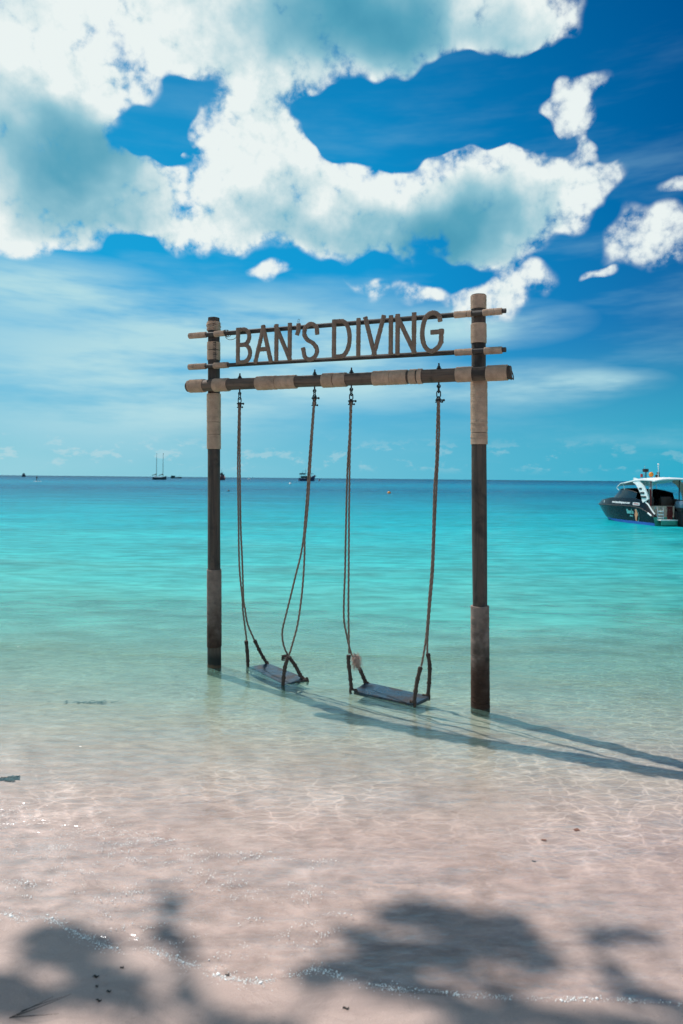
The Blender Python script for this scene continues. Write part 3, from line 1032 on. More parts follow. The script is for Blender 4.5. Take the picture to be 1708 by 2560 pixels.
def swing(side, names, hang, label):
    S = SEATS[side]
    cs = sum(q[0] for q in S) / 4
    cn = sum(q[1] for q in S) / 4
    base = FM @ Vector(P(cs, cn, 0.0))
    root = empty('swing', base, FR)
    tag(root, label, 'swing', 'swings hanging from the frame')
    B0 = Vector(P(cs, cn, 0.0))
    loc = lambda q: tuple(Vector(P(*q)) - B0)
    # seat board with a worn outline
    cor = [Vector(loc(q)) for q in S]
    q = random.Random(ord(side))
    rim = []
    for i in range(4):
        a, b = cor[i], cor[(i + 1) % 4]
        n = 10
        for k in range(n):
            t = k / n
            p = a.lerp(b, t)
            inn = (sum(cor, Vector()) / 4 - p)
            p = p + inn * (0.015 * q.random() + (0.05 if k == 0 else 0.012 if k in (1, 9) else 0))
            rim.append(p)
    mb = MB()
    nr = len(rim)
    ctr = sum(cor, Vector()) / 4
    rings = []
    for (zz, sc_) in ((-0.030, 0.985), (-0.026, 1.0), (-0.004, 1.0), (0.0, 0.985), (0.0015, 0.7), (0.001, 0.35)):
        rings.append([ctr + (p - ctr) * sc_ + Vector((0, 0, zz)) for p in rim])
    vs = [v for r_ in rings for v in r_] + [ctr + Vector((0, 0, 0.001)), ctr + Vector((0, 0, -0.03))]
    fs = []
    for i in range(len(rings) - 1):
        for j in range(nr):
            k = (j + 1) % nr
            fs.append((i * nr + j, i * nr + k, (i + 1) * nr + k, (i + 1) * nr + j))
    top = len(rings) * nr
    for j in range(nr):
        fs.append(((len(rings) - 1) * nr + j, (len(rings) - 1) * nr + (j + 1) % nr, top))
        fs.append(((j + 1) % nr, j, top + 1))
    mb.add(vs, fs)
    mb.build('seat', M['seat'], root, angle=35)
    for h in hang:
        s, zb = HANG[h]
        c = beam_at(s)
        eye = Vector((c[0], c[1], c[2] - 0.100)) - B0
        mb = MB()
        link(mb, (eye.x, eye.y, eye.z - 0.022), 0.060, 0.032, 0.0052, R(90))
        mb.build('chain_link', M['iron'], root)
        mb = MB()
        link(mb, (eye.x, eye.y, eye.z - 0.062), 0.058, 0.034, 0.0052, 0.0)
        mb.build('chain_link', M['iron'], root)
        nm = names[hang.index(h)]
        top = Vector(loc(ROPES[nm + 'a'][0][0])).lerp(Vector(loc(ROPES[nm + 'b'][0][0])), 0.5)
        z0 = eye.z - 0.085
        mb = MB()
        x, y = top.x, top.y
        pts = [(x + 0.016 * math.cos(a), y, z0 - 0.026 + 0.026 * math.sin(a)) for a in (R(-40 + 260 * i / 16) for i in range(17))]
        mb.tube(pts, 0.0062, 7)
        mb.tube([(x - 0.028, y, z0 - 0.046), (x + 0.030, y, z0 - 0.046)], 0.0055, 7)
        mb.ball((x + 0.033, y, z0 - 0.046), 0.0095, 8, 6)
        mb.build('shackle', M['iron'], root)
        mb = MB()
        zc = top.z + 0.02
        pts = [(x + 0.022 * math.cos(a), y + 0.018 * math.sin(a), zc) for a in (2 * math.pi * i / 16 for i in range(16))]
        mb.tube(pts, 0.0075, 7, closed=True)
        mb.tube([(x + 0.018, y - 0.01, zc), (x + 0.052, y - 0.012, zc - 0.004)], 0.007, 7)
        mb.ball((x + 0.052, y - 0.012, zc - 0.004), 0.011, 8, 6)
        mb.build('rope_clamp', M['iron'], root)
        # throat of the rope, up round the thimble
        for k in 'ab':
            main, spl = ROPES[nm + k]
            pl = [loc(p) for p in main]
            dx = -0.009 if k == 'a' else 0.009
            pl = [(x + dx * 0.4, y, z0 - 0.012), (x + dx, y, z0 - 0.04)] + pl
            mb = MB()
            twisted(mb, pl)
            mb.build('rope', M['rope'], root)
            # spliced and whipped end down to the seat
            sp = catmull([loc(p) for p in spl], 0.008)
            mb = MB()
            qq = random.Random(nm + k)
            jj = [qq.gauss(0, 0.0008) + (0.0022 if i % 4 < 2 else 0) for i in range(len(sp))]
            rr0 = 0.0165
            mb.tube(sp, lambda i, t: rr0 * (1 - 0.12 * abs(t - 0.3)) + jj[i], 10)
            for tt_ in (0.03, 0.33, 0.66, 0.97):                      # whippings
                i = min(len(sp) - 3, int(tt_ * len(sp)))
                mb.tube(sp[i:i + 3], rr0 + 0.0045, 10)
            for e in range(6):                                        # stray strand ends
                i = qq.randrange(len(sp))
                a = qq.uniform(0, 6.28)
                p0 = Vector(sp[i])
                mb.tube([p0, p0 + Vector((0.026 * math.cos(a), 0.026 * math.sin(a), 0.006))], 0.0022, 5)
            mb.build('rope_splice', M['splice'], root)
            # knot under / round the seat edge
            e = Vector(sp[-1])
            mb = MB()
            inn = (ctr - e)
            inn.z = 0
            inn = inn.normalized() if inn.length > 1e-6 else Vector((1, 0, 0))
            mb.tube(catmull([e + Vector((0, 0, 0.03)), e + inn * 0.02 + Vector((0, 0, 0.006)), e + inn * 0.045 + Vector((0, 0, 0.008)), e + inn * 0.05 + Vector((0, 0, -0.03))], 0.006), 0.010, 8)
            mb.tube(catmull([e + Vector((0, 0, 0.03)), e - inn * 0.012 + Vector((0, 0, 0.0)), e - inn * 0.006 + Vector((0, 0, -0.035))], 0.006), 0.012, 8)
            mb.build('knot', M['splice'], root)
    if side == 'L':                                                   # where the crossing ropes are seized together
        c = Vector(loc((0.896, 0.10, 0.262)))
        mb = MB()
        for k in range(4):
            mb.tube([(c.x + 0.026 * math.cos(a), c.y + 0.05 * math.sin(a), c.z - 0.012 + 0.009 * k + 0.006 * math.sin(a + k)) for a in (2 * math.pi * i / 18 for i in range(18))], 0.0055, 6, closed=True)
        mb.tube([c + Vector((0.02, -0.05, 0)), c + Vector((0.045, -0.055, 0.018))], 0.003, 5)
        mb.build('seizing', M['splice'], root)
    else:                                                             # burst of frayed rope fibre
        c = Vector(loc((1.588, -0.03, 0.285)))
        mb = MB()
        qq = random.Random(5)
        mb.ball(c, (0.030, 0.026, 0.045), 12, 8)
        for e in range(420):
            a = qq.uniform(0, 6.28)
            b = qq.gauss(0, 0.6)
            dr = Vector((math.cos(a) * math.cos(b), math.sin(a) * math.cos(b), math.sin(b) * 1.2))
            L = qq.uniform(0.03, 0.066)
            p0 = c + Vector((0, 0, qq.uniform(-0.05, 0.045)))
            p1 = p0 + dr * L * 0.6
            p2 = p0 + dr * L + Vector((qq.gauss(0, 0.008), qq.gauss(0, 0.008), -0.3 * L + qq.gauss(0, 0.008)))
            mb.sweep([p0, p1, p2], lambda i, t: [(0.0012, 0), (-0.0006, 0.001), (-0.0006, -0.001)], caps=False)
        fo = mb.build('frayed_tassel', M['fray'], root)
        fo['label'] = 'pale pinkish burst of frayed rope fibre'
    return root


swing('L', ['LL', 'LR'], [0, 1], 'wet swing seat awash beside the far left post, its right-hand ropes crossed')
swing('R', ['RL', 'RR'], [2, 3], 'swing nearest the right post, its left rope bearing a pale frayed tassel')

# ------------------------------------------------------------------ boat materials
M['gelcoat_black'] = paint('black_gelcoat', (0.006, 0.008, 0.012), 0.25, vary=0.2, spec=0.22)
M['gelcoat_blue'] = paint('blue_antifoul', (0.010, 0.10, 0.46), 0.45)
M['white_paint'] = paint('white_paint', (0.78, 0.79, 0.77), 0.35, vary=0.06)
M['cream'] = paint('cream_lining', (0.62, 0.55, 0.44), 0.6)
M['smoked'] = paint('smoked_screen', (0.010, 0.014, 0.018), 0.10, vary=0.1)
M['transom_green'] = paint('green_transom', (0.030, 0.27, 0.20), 0.4)
M['vinyl'] = paint('brown_vinyl', (0.060, 0.032, 0.026), 0.5)
M['steel'] = paint('stainless_steel', (0.55, 0.56, 0.57), 0.22, 0.9, 0.05)
M['engine_grey'] = paint('engine_silver_blue', (0.12, 0.19, 0.25), 0.25, 0.4)
M['rubber'] = paint('black_rubber', (0.012, 0.012, 0.013), 0.6)
M['red'] = paint('faded_red', (0.35, 0.030, 0.025), 0.55)
M['orange'] = paint('orange_plastic', (0.75, 0.25, 0.02), 0.5)
M['teal_print'] = paint('teal_print', (0.15, 0.50, 0.48), 0.5)
M['orange_print'] = paint('orange_print', (0.70, 0.28, 0.13), 0.5)
M['white_print'] = paint('white_print', (0.75, 0.76, 0.76), 0.5)
M['dark_red'] = paint('dark_red_cord', (0.13, 0.012, 0.012), 0.8, vary=0.4, scale=30)
M['glass'] = paint('cabin_glass', (0.02, 0.03, 0.035), 0.08)


def text_mesh(s, size, mi=0, bold=0.0):
    cu = bpy.data.curves.new('lettering', 'FONT')
    cu.body = s
    cu.size = size
    cu.extrude = 0.002
    cu.offset = bold
    cu.resolution_u = 2
    ob = bpy.data.objects.new('lettering', cu)
    COL.objects.link(ob)
    dg = bpy.context.evaluated_depsgraph_get()
    me = bpy.data.meshes.new_from_object(ob.evaluated_get(dg))
    bpy.data.objects.remove(ob)
    bpy.data.curves.remove(cu)
    return me


# ------------------------------------------------------------------ black speedboat moored on the right
boat = empty('speedboat', (14.79, 30.21, 0.0), R(8.6))
tag(boat, "black speedboat with white canopy and arch and blue waterline stripe, stern to the beach", 'speedboat')
YS = [0.0, 0.25, 0.5, 0.9, 1.5, 2.2, 3.0, 3.8, 4.5, 5.1, 5.6, 5.95, 6.25]
HB = [1.06, 1.08, 1.09, 1.10, 1.11, 1.11, 1.09, 1.03, 0.91, 0.73, 0.50, 0.28, 0.03]
SH = [0.42, 0.55, 0.66, 0.78, 0.83, 0.84, 0.83, 0.82, 0.81, 0.80, 0.80, 0.80, 0.80]
TOP = [0.46, 0.68, 0.92, 1.14, 1.21, 1.21, 1.20, 1.17, 1.09, 1.00, 0.93, 0.87, 0.83]
CH = [0.94, 0.95, 0.95, 0.95, 0.94, 0.92, 0.88, 0.78, 0.60, 0.40, 0.20, 0.08, 0.01]
CZ = [-0.04, -0.04, -0.04, -0.03, -0.02, 0.0, 0.02, 0.06, 0.12, 0.22, 0.38, 0.55, 0.78]
KZ = [-0.35, -0.36, -0.36, -0.36, -0.36, -0.35, -0.33, -0.30, -0.24, -0.12, 0.08, 0.34, 0.74]
ip = lambda y, a: float(np.interp(y, YS, a))


def side_pt(y, z):
    """point on the port topsides at height z"""
    t = (z - ip(y, CZ)) / max(1e-3, ip(y, SH) - ip(y, CZ))
    t = min(max(t, 0.0), 1.0)
    return ip(y, CH) + (ip(y, HB) - ip(y, CH)) * t ** 0.8


mb = MB()
ny = 34
ysl = [6.25 * (1 - (1 - i / (ny - 1)) ** 1.25) for i in range(ny)]
vs = []
for y in ysl:
    sec = [(0.0, ip(y, KZ)), (0.5 * ip(y, CH), 0.5 * (ip(y, KZ) + ip(y, CZ)) - 0.01), (ip(y, CH), ip(y, CZ))]
    for k in range(1, 6):
        z = ip(y, CZ) + (ip(y, SH) - ip(y, CZ)) * k / 5
        sec.append((side_pt(y, z), z))
    full = [(-x, z) for x, z in sec[::-1]] + [(x, z) for x, z in sec[1:]]
    vs.append([(x, y, z) for x, z in full])
ns = len(vs[0])
mb.add([p for r_ in vs for p in r_], [(i * ns + j, i * ns + j + 1, (i + 1) * ns + j + 1, (i + 1) * ns + j) for i in range(ny - 1) for j in range(ns - 1)])
hull = mb.build('hull', M['gelcoat_black'], boat, angle=30)
for s in (-1, 1):
    mb = MB()
    vs = []
    for y in ysl:
        if y > 5.35:
            break
        vs.append([(s * (side_pt(y, z) + 0.006), y, z) for z in (max(-0.06, ip(y, CZ)), max(0.03, ip(y, CZ) + 0.01), max(0.16, ip(y, CZ) + 0.02))])
    mb.add([p for r_ in vs for p in r_], [(i * 3 + j, i * 3 + j + 1, (i + 1) * 3 + j + 1, (i + 1) * 3 + j) for i in range(len(vs) - 1) for j in range(2)])
    mb.build('waterline_stripe', M['gelcoat_blue'], hull)
    mb = MB()
    mb.tube([(s * (ip(y, HB) + 0.01), y, ip(y, SH)) for y in ysl], 0.028, 8)
    mb.build('rubbing_strake', M['rubber'], hull)
    mb = MB()
    vs = []
    for y in ysl:
        hb, sh, tp = ip(y, HB), ip(y, SH), ip(y, TOP)
        vs.append([(s * hb, y, sh), (s * (hb - 0.03), y, sh + 0.55 * (tp - sh)), (s * max(0.0, hb - 0.09), y, tp), (s * max(0.0, hb - 0.17), y, tp - 0.01), (s * max(0.0, hb - 0.19), y, max(0.36, sh - 0.25))])
    mb.add([p for r_ in vs for p in r_], [(i * 5 + j, i * 5 + j + 1, (i + 1) * 5 + j + 1, (i + 1) * 5 + j) for i in range(len(vs) - 1) for j in range(4)])
    mb.build('bulwark', M['gelcoat_black'], hull, angle=30)
    mb = MB()
    mb.tube([(s * (ip(y, HB) - 0.11), y, ip(y, TOP) + 0.035) for y in np.linspace(0.06, 0.85, 12)], 0.030, 8)
    mb.build('coaming_trim', M['white_paint'], hull)
    mb = MB()
    mb.tube([(s * (ip(y, HB) + 0.03), y, ip(y, SH) + 0.01) for y in (0.08, 0.2, 0.32)], 0.035, 8)
    mb.build('corner_fender', M['white_paint'], hull)
# deck ahead of the cabin
mb = MB()
vs = []
yd = np.linspace(3.6, 6.2, 12)
for y in yd:
    hb = max(0.01, ip(y, HB) - 0.1)
    vs.append([(hb * u, y, ip(y, TOP) + 0.05 * (1 - u * u)) for u in np.linspace(-1, 1, 9)])
mb.add([p for r_ in vs for p in r_], [(i * 9 + j, i * 9 + j + 1, (i + 1) * 9 + j + 1, (i + 1) * 9 + j) for i in range(11) for j in range(8)])
mb.build('foredeck', M['gelcoat_black'], boat)
mb = MB()
mb.box((0, 1.6, 0.33), (1.7, 3.1, 0.04))
mb.build('cockpit_floor', M['cream'], boat, smooth=False)
# transom and platform
mb = MB()
mb.add([(-1.06, -0.012, 0.42), (1.06, -0.012, 0.42), (0.94, -0.012, -0.04), (0.0, -0.012, -0.35), (-0.94, -0.012, -0.04), (-1.06, 0.05, 0.42), (1.06, 0.05, 0.42), (0.94, 0.05, -0.04), (0.0, 0.05, -0.35), (-0.94, 0.05, -0.04)],
       [(0, 1, 2, 3, 4), (5, 6, 7, 8, 9), (0, 1, 6, 5), (1, 2, 7, 6), (2, 3, 8, 7), (3, 4, 9, 8), (4, 0, 5, 9)])
mb.build('transom', M['transom_green'], boat, smooth=False)
mb = MB()
mb.box((0.0, -0.10, 0.30), (1.75, 0.34, 0.05), bev=0.012)
mb.build('swim_platform', M['white_paint'], boat, smooth=False)
mb = MB()
mb.box((-0.48, -0.26, 0.18), (0.74, 0.03, 0.20), bev=0.008)
mb.build('platform_panel', M['transom_green'], boat, smooth=False)
mb = MB()
mb.box((0.0, 1.05, 0.62), (1.3, 0.10, 0.52), bev=0.02)
mb.build('bulkhead', M['cream'], boat, smooth=False)
for xx in (-0.45, 0.45):
    mb = MB()
    mb.box((xx, 1.6, 0.72), (0.55, 0.55, 0.14), bev=0.04)
    mb.box((xx, 1.35, 1.0), (0.55, 0.12, 0.58), bev=0.04)
    mb.box((xx, 1.6, 0.5), (0.35, 0.35, 0.32), bev=0.02)
    mb.build('helm_seat', M['vinyl'], boat)
mb = MB()
mb.box((0.92, 1.5, 0.95), (0.10, 2.2, 0.42), bev=0.03)
mb.build('side_cushion', M['vinyl'], boat)
# dark wrap-round windscreen on the cabin trunk
mb = MB()
rows = [(1.5, 0.98, 1.20, 0.90, 1.46), (2.1, 0.98, 1.20, 0.88, 1.56), (2.7, 0.96, 1.19, 0.82, 1.62), (3.1, 0.94, 1.18, 0.76, 1.60), (3.9, 0.84, 1.14, 0.66, 1.20), (4.2, 0.74, 1.11, 0.6, 1.13)]
vs = []
for y, bw, bz, tw, tz in rows:
    vs.append([(-bw, y, bz - 0.04), (-bw + 0.02, y, bz + 0.05), (-tw, y, tz), (-tw * 0.5, y, tz + 0.03), (0, y, tz + 0.04), (tw * 0.5, y, tz + 0.03), (tw, y, tz), (bw - 0.02, y, bz + 0.05), (bw, y, bz - 0.04)])
keep = []
for i in range(len(rows) - 1):
    for j in range(8):
        if i < 3 and 2 <= j <= 5:
            continue
        keep.append((i * 9 + j, i * 9 + j + 1, (i + 1) * 9 + j + 1, (i + 1) * 9 + j))
mb.add([p for r_ in vs for p in r_], keep)
scr = mb.build('windscreen', M['smoked'], boat, angle=25)
mb = MB()
mb.tube([(-rows[i][3], rows[i][0], rows[i][4]) for i in range(4)], 0.022, 6)
mb.tube([(rows[i][3], rows[i][0], rows[i][4]) for i in range(4)], 0.022, 6)
mb.tube([(-0.76, 3.1, 1.60), (-0.38, 3.13, 1.64), (0, 3.15, 1.65), (0.38, 3.13, 1.64), (0.76, 3.1, 1.60)], 0.022, 6)
mb.build('screen_frame', M['rubber'], scr)
mb = MB()
mb.tube([(-0.99, 1.45, 1.19), (-0.99, 2.1, 1.185), (-0.97, 2.7, 1.18), (-0.95, 3.1, 1.165), (-0.85, 3.9, 1.13)], 0.014, 6)
mb.build('chrome_strip', M['steel'], scr)
# canopy
mb = MB()
rowc = [(0.0, 1.02, 2.13), (0.25, 1.05, 2.17), (0.8, 1.07, 2.19), (1.4, 1.06, 2.17), (2.0, 1.02, 2.10), (2.45, 0.98, 2.04)]
vs = []
for y, hw, z in rowc:
    top = [(hw * u, y, z - 0.10 * abs(u) ** 2.6) for u in np.linspace(-1, 1, 11)]
    vs.append(top + [(x, y, z2 - 0.05) for x, _, z2 in top[::-1]])
ns = 22
fs = [(i * ns + j, i * ns + (j + 1) % ns, (i + 1) * ns + (j + 1) % ns, (i + 1) * ns + j) for i in range(len(rowc) - 1) for j in range(ns)]
fs += [tuple(range(ns)), tuple(range((len(rowc) - 1) * ns, len(rowc) * ns))]
mb.add([p for r_ in vs for p in r_], fs)
can = mb.build('canopy', M['white_paint'], boat, angle=30)
mb = MB()
vs = []
for y, hw, z in ((2.46, 0.97, 2.02), (2.85, 0.94, 1.98), (3.15, 0.90, 1.84)):
    top = [(hw * u, y, z - 0.08 * abs(u) ** 2.6) for u in np.linspace(-1, 1, 9)]
    vs.append(top + [(x, y, z2 - 0.03) for x, _, z2 in top[::-1]])
ns = 18
fs = [(i * ns + j, i * ns + (j + 1) % ns, (i + 1) * ns + (j + 1) % ns, (i + 1) * ns + j) for i in range(2) for j in range(ns)] + [tuple(range(ns)), tuple(range(2 * ns, 3 * ns))]
mb.add([p for r_ in vs for p in r_], fs)
mb.build('visor', M['white_paint'], can, angle=30)
for xx in (-0.88, 0.88):
    mb = MB()
    mb.tube([(xx, 3.13, 1.78), (xx, 3.25, 1.66), (xx * 0.97, 3.12, 1.56)], 0.02, 6)
    mb.build('visor_strut', M['white_paint'], can)
    mb = MB()
    mb.tube([(xx * 0.98, 2.75, 1.90), (xx * 0.95, 2.65, 1.60)], 0.016, 6)
    mb.build('visor_strut', M['white_paint'], can)
# arches
for s in (-1, 1):
    mb = MB()
    path = catmull([(1.62, 2.05), (1.34, 1.97), (1.05, 1.76), (0.80, 1.48), (0.64, 1.12)], 0.04)
    vs = []
    for i, q in enumerate(path):
        t_ = i / (len(path) - 1)
        wd = 0.11 + 0.14 * t_
        a = path[max(0, i - 1)]
        b = path[min(len(path) - 1, i + 1)]
        dy, dz = b[0] - a[0], b[1] - a[1]
        L = math.hypot(dy, dz)
        ny_, nz_ = -dz / L, dy / L
        x = s * (1.0 + 0.02 * math.sin(3 * t_))
        for (u, dxx) in ((-wd, 0.03), (wd, 0.03), (wd, -0.03), (-wd, -0.03)):
            vs.append((x + s * dxx, q[0] + ny_ * u, q[1] + nz_ * u))
    n = len(path)
    fs = [(i * 4 + j, i * 4 + (j + 1) % 4, (i + 1) * 4 + (j + 1) % 4, (i + 1) * 4 + j) for i in range(n - 1) for j in range(4)] + [(0, 1, 2, 3), ((n - 1) * 4, (n - 1) * 4 + 1, (n - 1) * 4 + 2, (n - 1) * 4 + 3)]
    mb.add(vs, fs)
    ar = mb.build('arch', M['white_paint'] if s < 0 else M['cream'], boat, angle=35)
    for (yy, zz, ww) in ((1.00, 1.66, 0.10), (0.86, 1.47, 0.14), (0.77, 1.29, 0.18)):
        mb = MB()
        mb.box((s * 1.052, yy, zz), (0.03, ww * 2.0, 0.085), bev=0.004)
        mb.build('arch_port', M['smoked'], ar)
for xx, yy, mt in ((-0.70, 0.75, 'red'), (-0.5, 1.2, 'steel'), (-0.76, 1.1, 'steel'), (0.70, 0.75, 'rubber'), (0.1, 1.9, 'steel')):
    mb = MB()
    mb.tube([(xx, yy, 0.36), (xx, yy, 2.12)], 0.024 if mt != 'steel' else 0.016, 8)
    mb.build('canopy_pole', M[mt], boat)
# roof gear
mb = MB()
mb.tube([(-0.25, 0.9, 2.18), (-0.25, 0.9, 2.75)], 0.012, 6)
mb.ball((-0.25, 0.9, 2.78), 0.045, 10, 6)
mb.tube([(-0.25, 0.9, 2.66), (-0.25, 0.9, 2.70)], 0.03, 8)
mb.build('mast_light', M['white_paint'], can)
mb = MB()
mb.box((-0.62, 1.3, 2.50), (0.22, 0.16, 0.15), bev=0.02)
mb.tube([(-0.60, 1.3, 2.15), (-0.60, 1.3, 2.45)], 0.025, 8)
mb.build('searchlight', M['rubber'], can)
mb = MB()
mb.ball((-0.47, 1.1, 2.31), (0.11, 0.09, 0.12), 12, 8)
mb.build('orange_float', M['orange'], can)
mb = MB()
mb.box((-0.22, 1.0, 2.24), (0.16, 0.12, 0.14), bev=0.02)
mb.box((-0.20, 0.98, 2.38), (0.10, 0.10, 0.09), bev=0.02)
mb.build('horn', M['rubber'], can)
mb = MB()
mb.box((-0.75, 1.4, 2.26), (0.09, 0.09, 0.16), bev=0.02)
mb.build('port_light', M['red'], can)
mb = MB()
mb.tube([(-0.66, 1.35, 2.15), (-0.60, 1.4, 2.72)], 0.009, 5)
mb.build('whip_aerial', M['steel'], can)
mb = MB()
mb.tube([(-0.10, 1.05, 2.18), (-0.07, 1.08, 2.62)], 0.009, 5)
mb.build('whip_aerial', M['steel'], can)
# boarding ladder
mb = MB()
for xx in (-0.86, -0.58):
    mb.tube([(xx, -0.02, 0.32), (xx, 0.0, 0.75), (xx * 0.98, 0.06, 0.86), (xx * 0.96, 0.2, 0.88), (xx * 0.95, 0.3, 0.60)], 0.016, 7)
lad = mb.build('ladder_rail', M['steel'], boat)
for zz in (0.40, 0.54, 0.68):
    mb = MB()
    mb.box((-0.72, 0.0, zz), (0.25, 0.10, 0.05), bev=0.012)
    mb.build('ladder_step', M['white_paint'], lad)
# bundle of dark red line hung at the stern
mb = MB()
for k in range(16):
    x0 = -0.40 + 0.22 * rng.random()
    pts = [(x0 + rng.gauss(0, 0.03), -0.02 + rng.gauss(0, 0.03), z) for z in np.linspace(0.90, 0.30, 8)]
    mb.tube(catmull(pts, 0.05), 0.020, 6)
mb.build('hung_line', M['dark_red'], boat)
# outboard
eng = MB()
prof_r = [(1.16, 0.10), (1.15, 0.20), (1.08, 0.245), (0.96, 0.255), (0.86, 0.25)]
vs = []
for z, rr in prof_r:
    for j in range(20):
        a = 2 * math.pi * j / 20
        ca, sa = math.cos(a), math.sin(a)
        vs.append((0.02 + 0.78 * rr * math.copysign(abs(ca) ** 0.7, ca), -0.42 + 1.35 * rr * math.copysign(abs(sa) ** 0.7, sa) + 0.06 * (1.16 - z), z))
eng.add(vs, [(i * 20 + j, i * 20 + (j + 1) % 20, (i + 1) * 20 + (j + 1) % 20, (i + 1) * 20 + j) for i in range(4) for j in range(20)] + [tuple(range(20))])
ob_ = eng.build('outboard_cowling', M['engine_grey'], boat)
mb = MB()
vs = []
for z, rr in ((0.86, 0.25), (0.74, 0.22), (0.66, 0.14)):
    for j in range(20):
        a = 2 * math.pi * j / 20
        vs.append((0.02 + 0.76 * rr * math.cos(a), -0.40 + 1.25 * rr * math.sin(a), z))
mb.add(vs, [(i * 20 + j, i * 20 + (j + 1) % 20, (i + 1) * 20 + (j + 1) % 20, (i + 1) * 20 + j) for i in range(2) for j in range(20)] + [tuple(range(40, 60))])
mb.box((0.02, -0.38, 0.30), (0.16, 0.30, 0.80), bev=0.04)
mb.box((0.02, -0.16, 0.50), (0.26, 0.22, 0.36), bev=0.03)
mb.build('outboard_leg', M['rubber'], ob_)
mb = MB()
mb.tube([(0.16, -0.55, 0.74), (0.26, -0.62, 0.45), (0.34, -0.66, 0.28)], [0.05, 0.045, 0.035], 8)
mb.build('tilt_strut', M['steel'], ob_)
# bow and cleats
mb = MB()
mb.tube([(-0.30, 5.6, 0.97), (-0.30, 5.62, 1.02), (-0.22, 5.75, 1.02), (-0.20, 5.78, 0.95)], 0.018, 6)
mb.build('bow_cleat', M['steel'], boat)
mb = MB()
mb.box((-(ip(4.3, HB) - 0.02), 4.3, 0.97), (0.03, 0.05, 0.12), bev=0.01)
mb.build('vent_cover', M['white_paint'], boat)


def on_side(me, y0, z0, name, mt, lean=0.0, dx=0.02):
    """lay flat lettering along the port side, reading from bow to stern"""
    hb = lambda y: ip(y, HB)
    for v in me.vertices:
        y = y0 - v.co.x
        z = z0 + v.co.y - lean * v.co.x
        x = -(side_pt(y, z) if z < ip(y, SH) else hb(y) - 0.03 * (z - ip(y, SH)) / max(0.05, 0.55 * (ip(y, TOP) - ip(y, SH)))) - dx - v.co.z
        v.co = (x, y, z)
    me.materials.clear()
    me.materials.append(mt)
    ob = bpy.data.objects.new(name, me)
    COL.objects.link(ob)
    ob.parent = boat
    return ob


on_side(text_mesh('www.bansdivingresort.com', 0.145, bold=0.004), 3.35, 0.945, 'web_address', M['white_print'])
on_side(text_mesh("Ban's", 0.27, bold=0.01), 2.05, 0.50, 'name_lettering', M['teal_print'])
on_side(text_mesh('diving', 0.12, bold=0.004), 1.85, 0.36, 'name_lettering', M['teal_print'])
mb = MB()
for i in range(20):
    a0, a1 = R(-95 + 190 * i / 20), R(-95 + 190 * (i + 1) / 20)
    q = []
    for a, rr in ((a0, 0.27), (a1, 0.27), (a1, 0.295), (a0, 0.295)):
        y, z = 1.27 - 0.62 * rr * math.cos(a), 0.44 + rr * math.sin(a)
        q.append((-(side_pt(y, z)) - 0.018, y, z))
    mb.add(q, [(0, 1, 2, 3)])
mb.build('emblem_ring', M['teal_print'], boat)
mb = MB()
zs = np.linspace(0.17, 0.72, 12)
wds = [0.03, 0.05, 0.06, 0.07, 0.08, 0.11, 0.13, 0.12, 0.09, 0.06, 0.07, 0.04]
vs = []
for z, wd in zip(zs, wds):
    for u in (-1, 1):
        y = 1.31 + u * wd + 0.05 * math.sin(8 * z)
        vs.append((-(side_pt(y, z)) - 0.024, y, z))
mb.add(vs, [(2 * i, 2 * i + 1, 2 * i + 3, 2 * i + 2) for i in range(11)])
mb.build('emblem_figure', M['orange_print'], boat)
mb = MB()
q = []
for y, z in ((1.50, 0.90), (0.98, 0.90), (0.98, 1.02), (1.50, 1.02)):
    q.append((-(ip(y, HB)) - 0.006, y, z))
mb.add(q, [(0, 1, 2, 3)])
pl = mb.build('number_plate', M['white_print'], boat, smooth=False)
mb = MB()
q = []
for y, z in ((1.44, 0.935), (1.04, 0.935), (1.04, 0.985), (1.44, 0.985)):
    q.append((-(ip(y, HB)) - 0.010, y, z))
mb.add(q, [(0, 1, 2, 3)])
mb.build('plate_characters', M['red'], pl, smooth=False)

# ------------------------------------------------------------------ far craft
M['far_dark'] = paint('dark_boat_paint', (0.020, 0.045, 0.055), 0.5)
M['far_green'] = paint('green_boat_paint', (0.010, 0.085, 0.080), 0.5)
M['far_blue'] = paint('blue_boat_paint', (0.012, 0.030, 0.085), 0.5)
M['far_rust'] = paint('rust_red_boat_paint', (0.13, 0.035, 0.035), 0.6)
M['spar'] = paint('dark_spar', (0.035, 0.045, 0.05), 0.5)


def ship_hull(mb, L, B, free, sheer=0.5, draft=0.5, bow=1.0, stern=0.75, n=16, rake=0.0):
    """displacement hull, bow at +y; bow/stern raise the sheer"""
    vs = []
    for i in range(n + 1):
        t_ = i / n
        y = -L / 2 + L * t_
        wd = B / 2 * (1 - max(0, (t_ - 0.55) / 0.45) ** 2.2) * (stern + (1 - stern) * min(1, t_ / 0.3))
        wd = max(wd, 0.02)
        zt = free + sheer * (2 * t_ - 0.85) ** 2 * (bow if t_ > 0.42 else 0.6)
        yo = rake * max(0, t_ - 0.75) * 4
        vs.append([(-wd, y + yo, zt), (-wd * 0.93, y + yo * 0.5, zt * 0.45), (-wd * 0.7, y, -0.1), (0, y, -draft), (wd * 0.7, y, -0.1), (wd * 0.93, y + yo * 0.5, zt * 0.45), (wd, y + yo, zt)])
    mb.add([p for r_ in vs for p in r_], [(i * 7 + j, i * 7 + j + 1, (i + 1) * 7 + j + 1, (i + 1) * 7 + j) for i in range(n) for j in range(6)] + [(i * 7, (i + 1) * 7, (i + 1) * 7 + 6, i * 7 + 6) for i in range(n)] + [tuple(range(7))])
    return mb


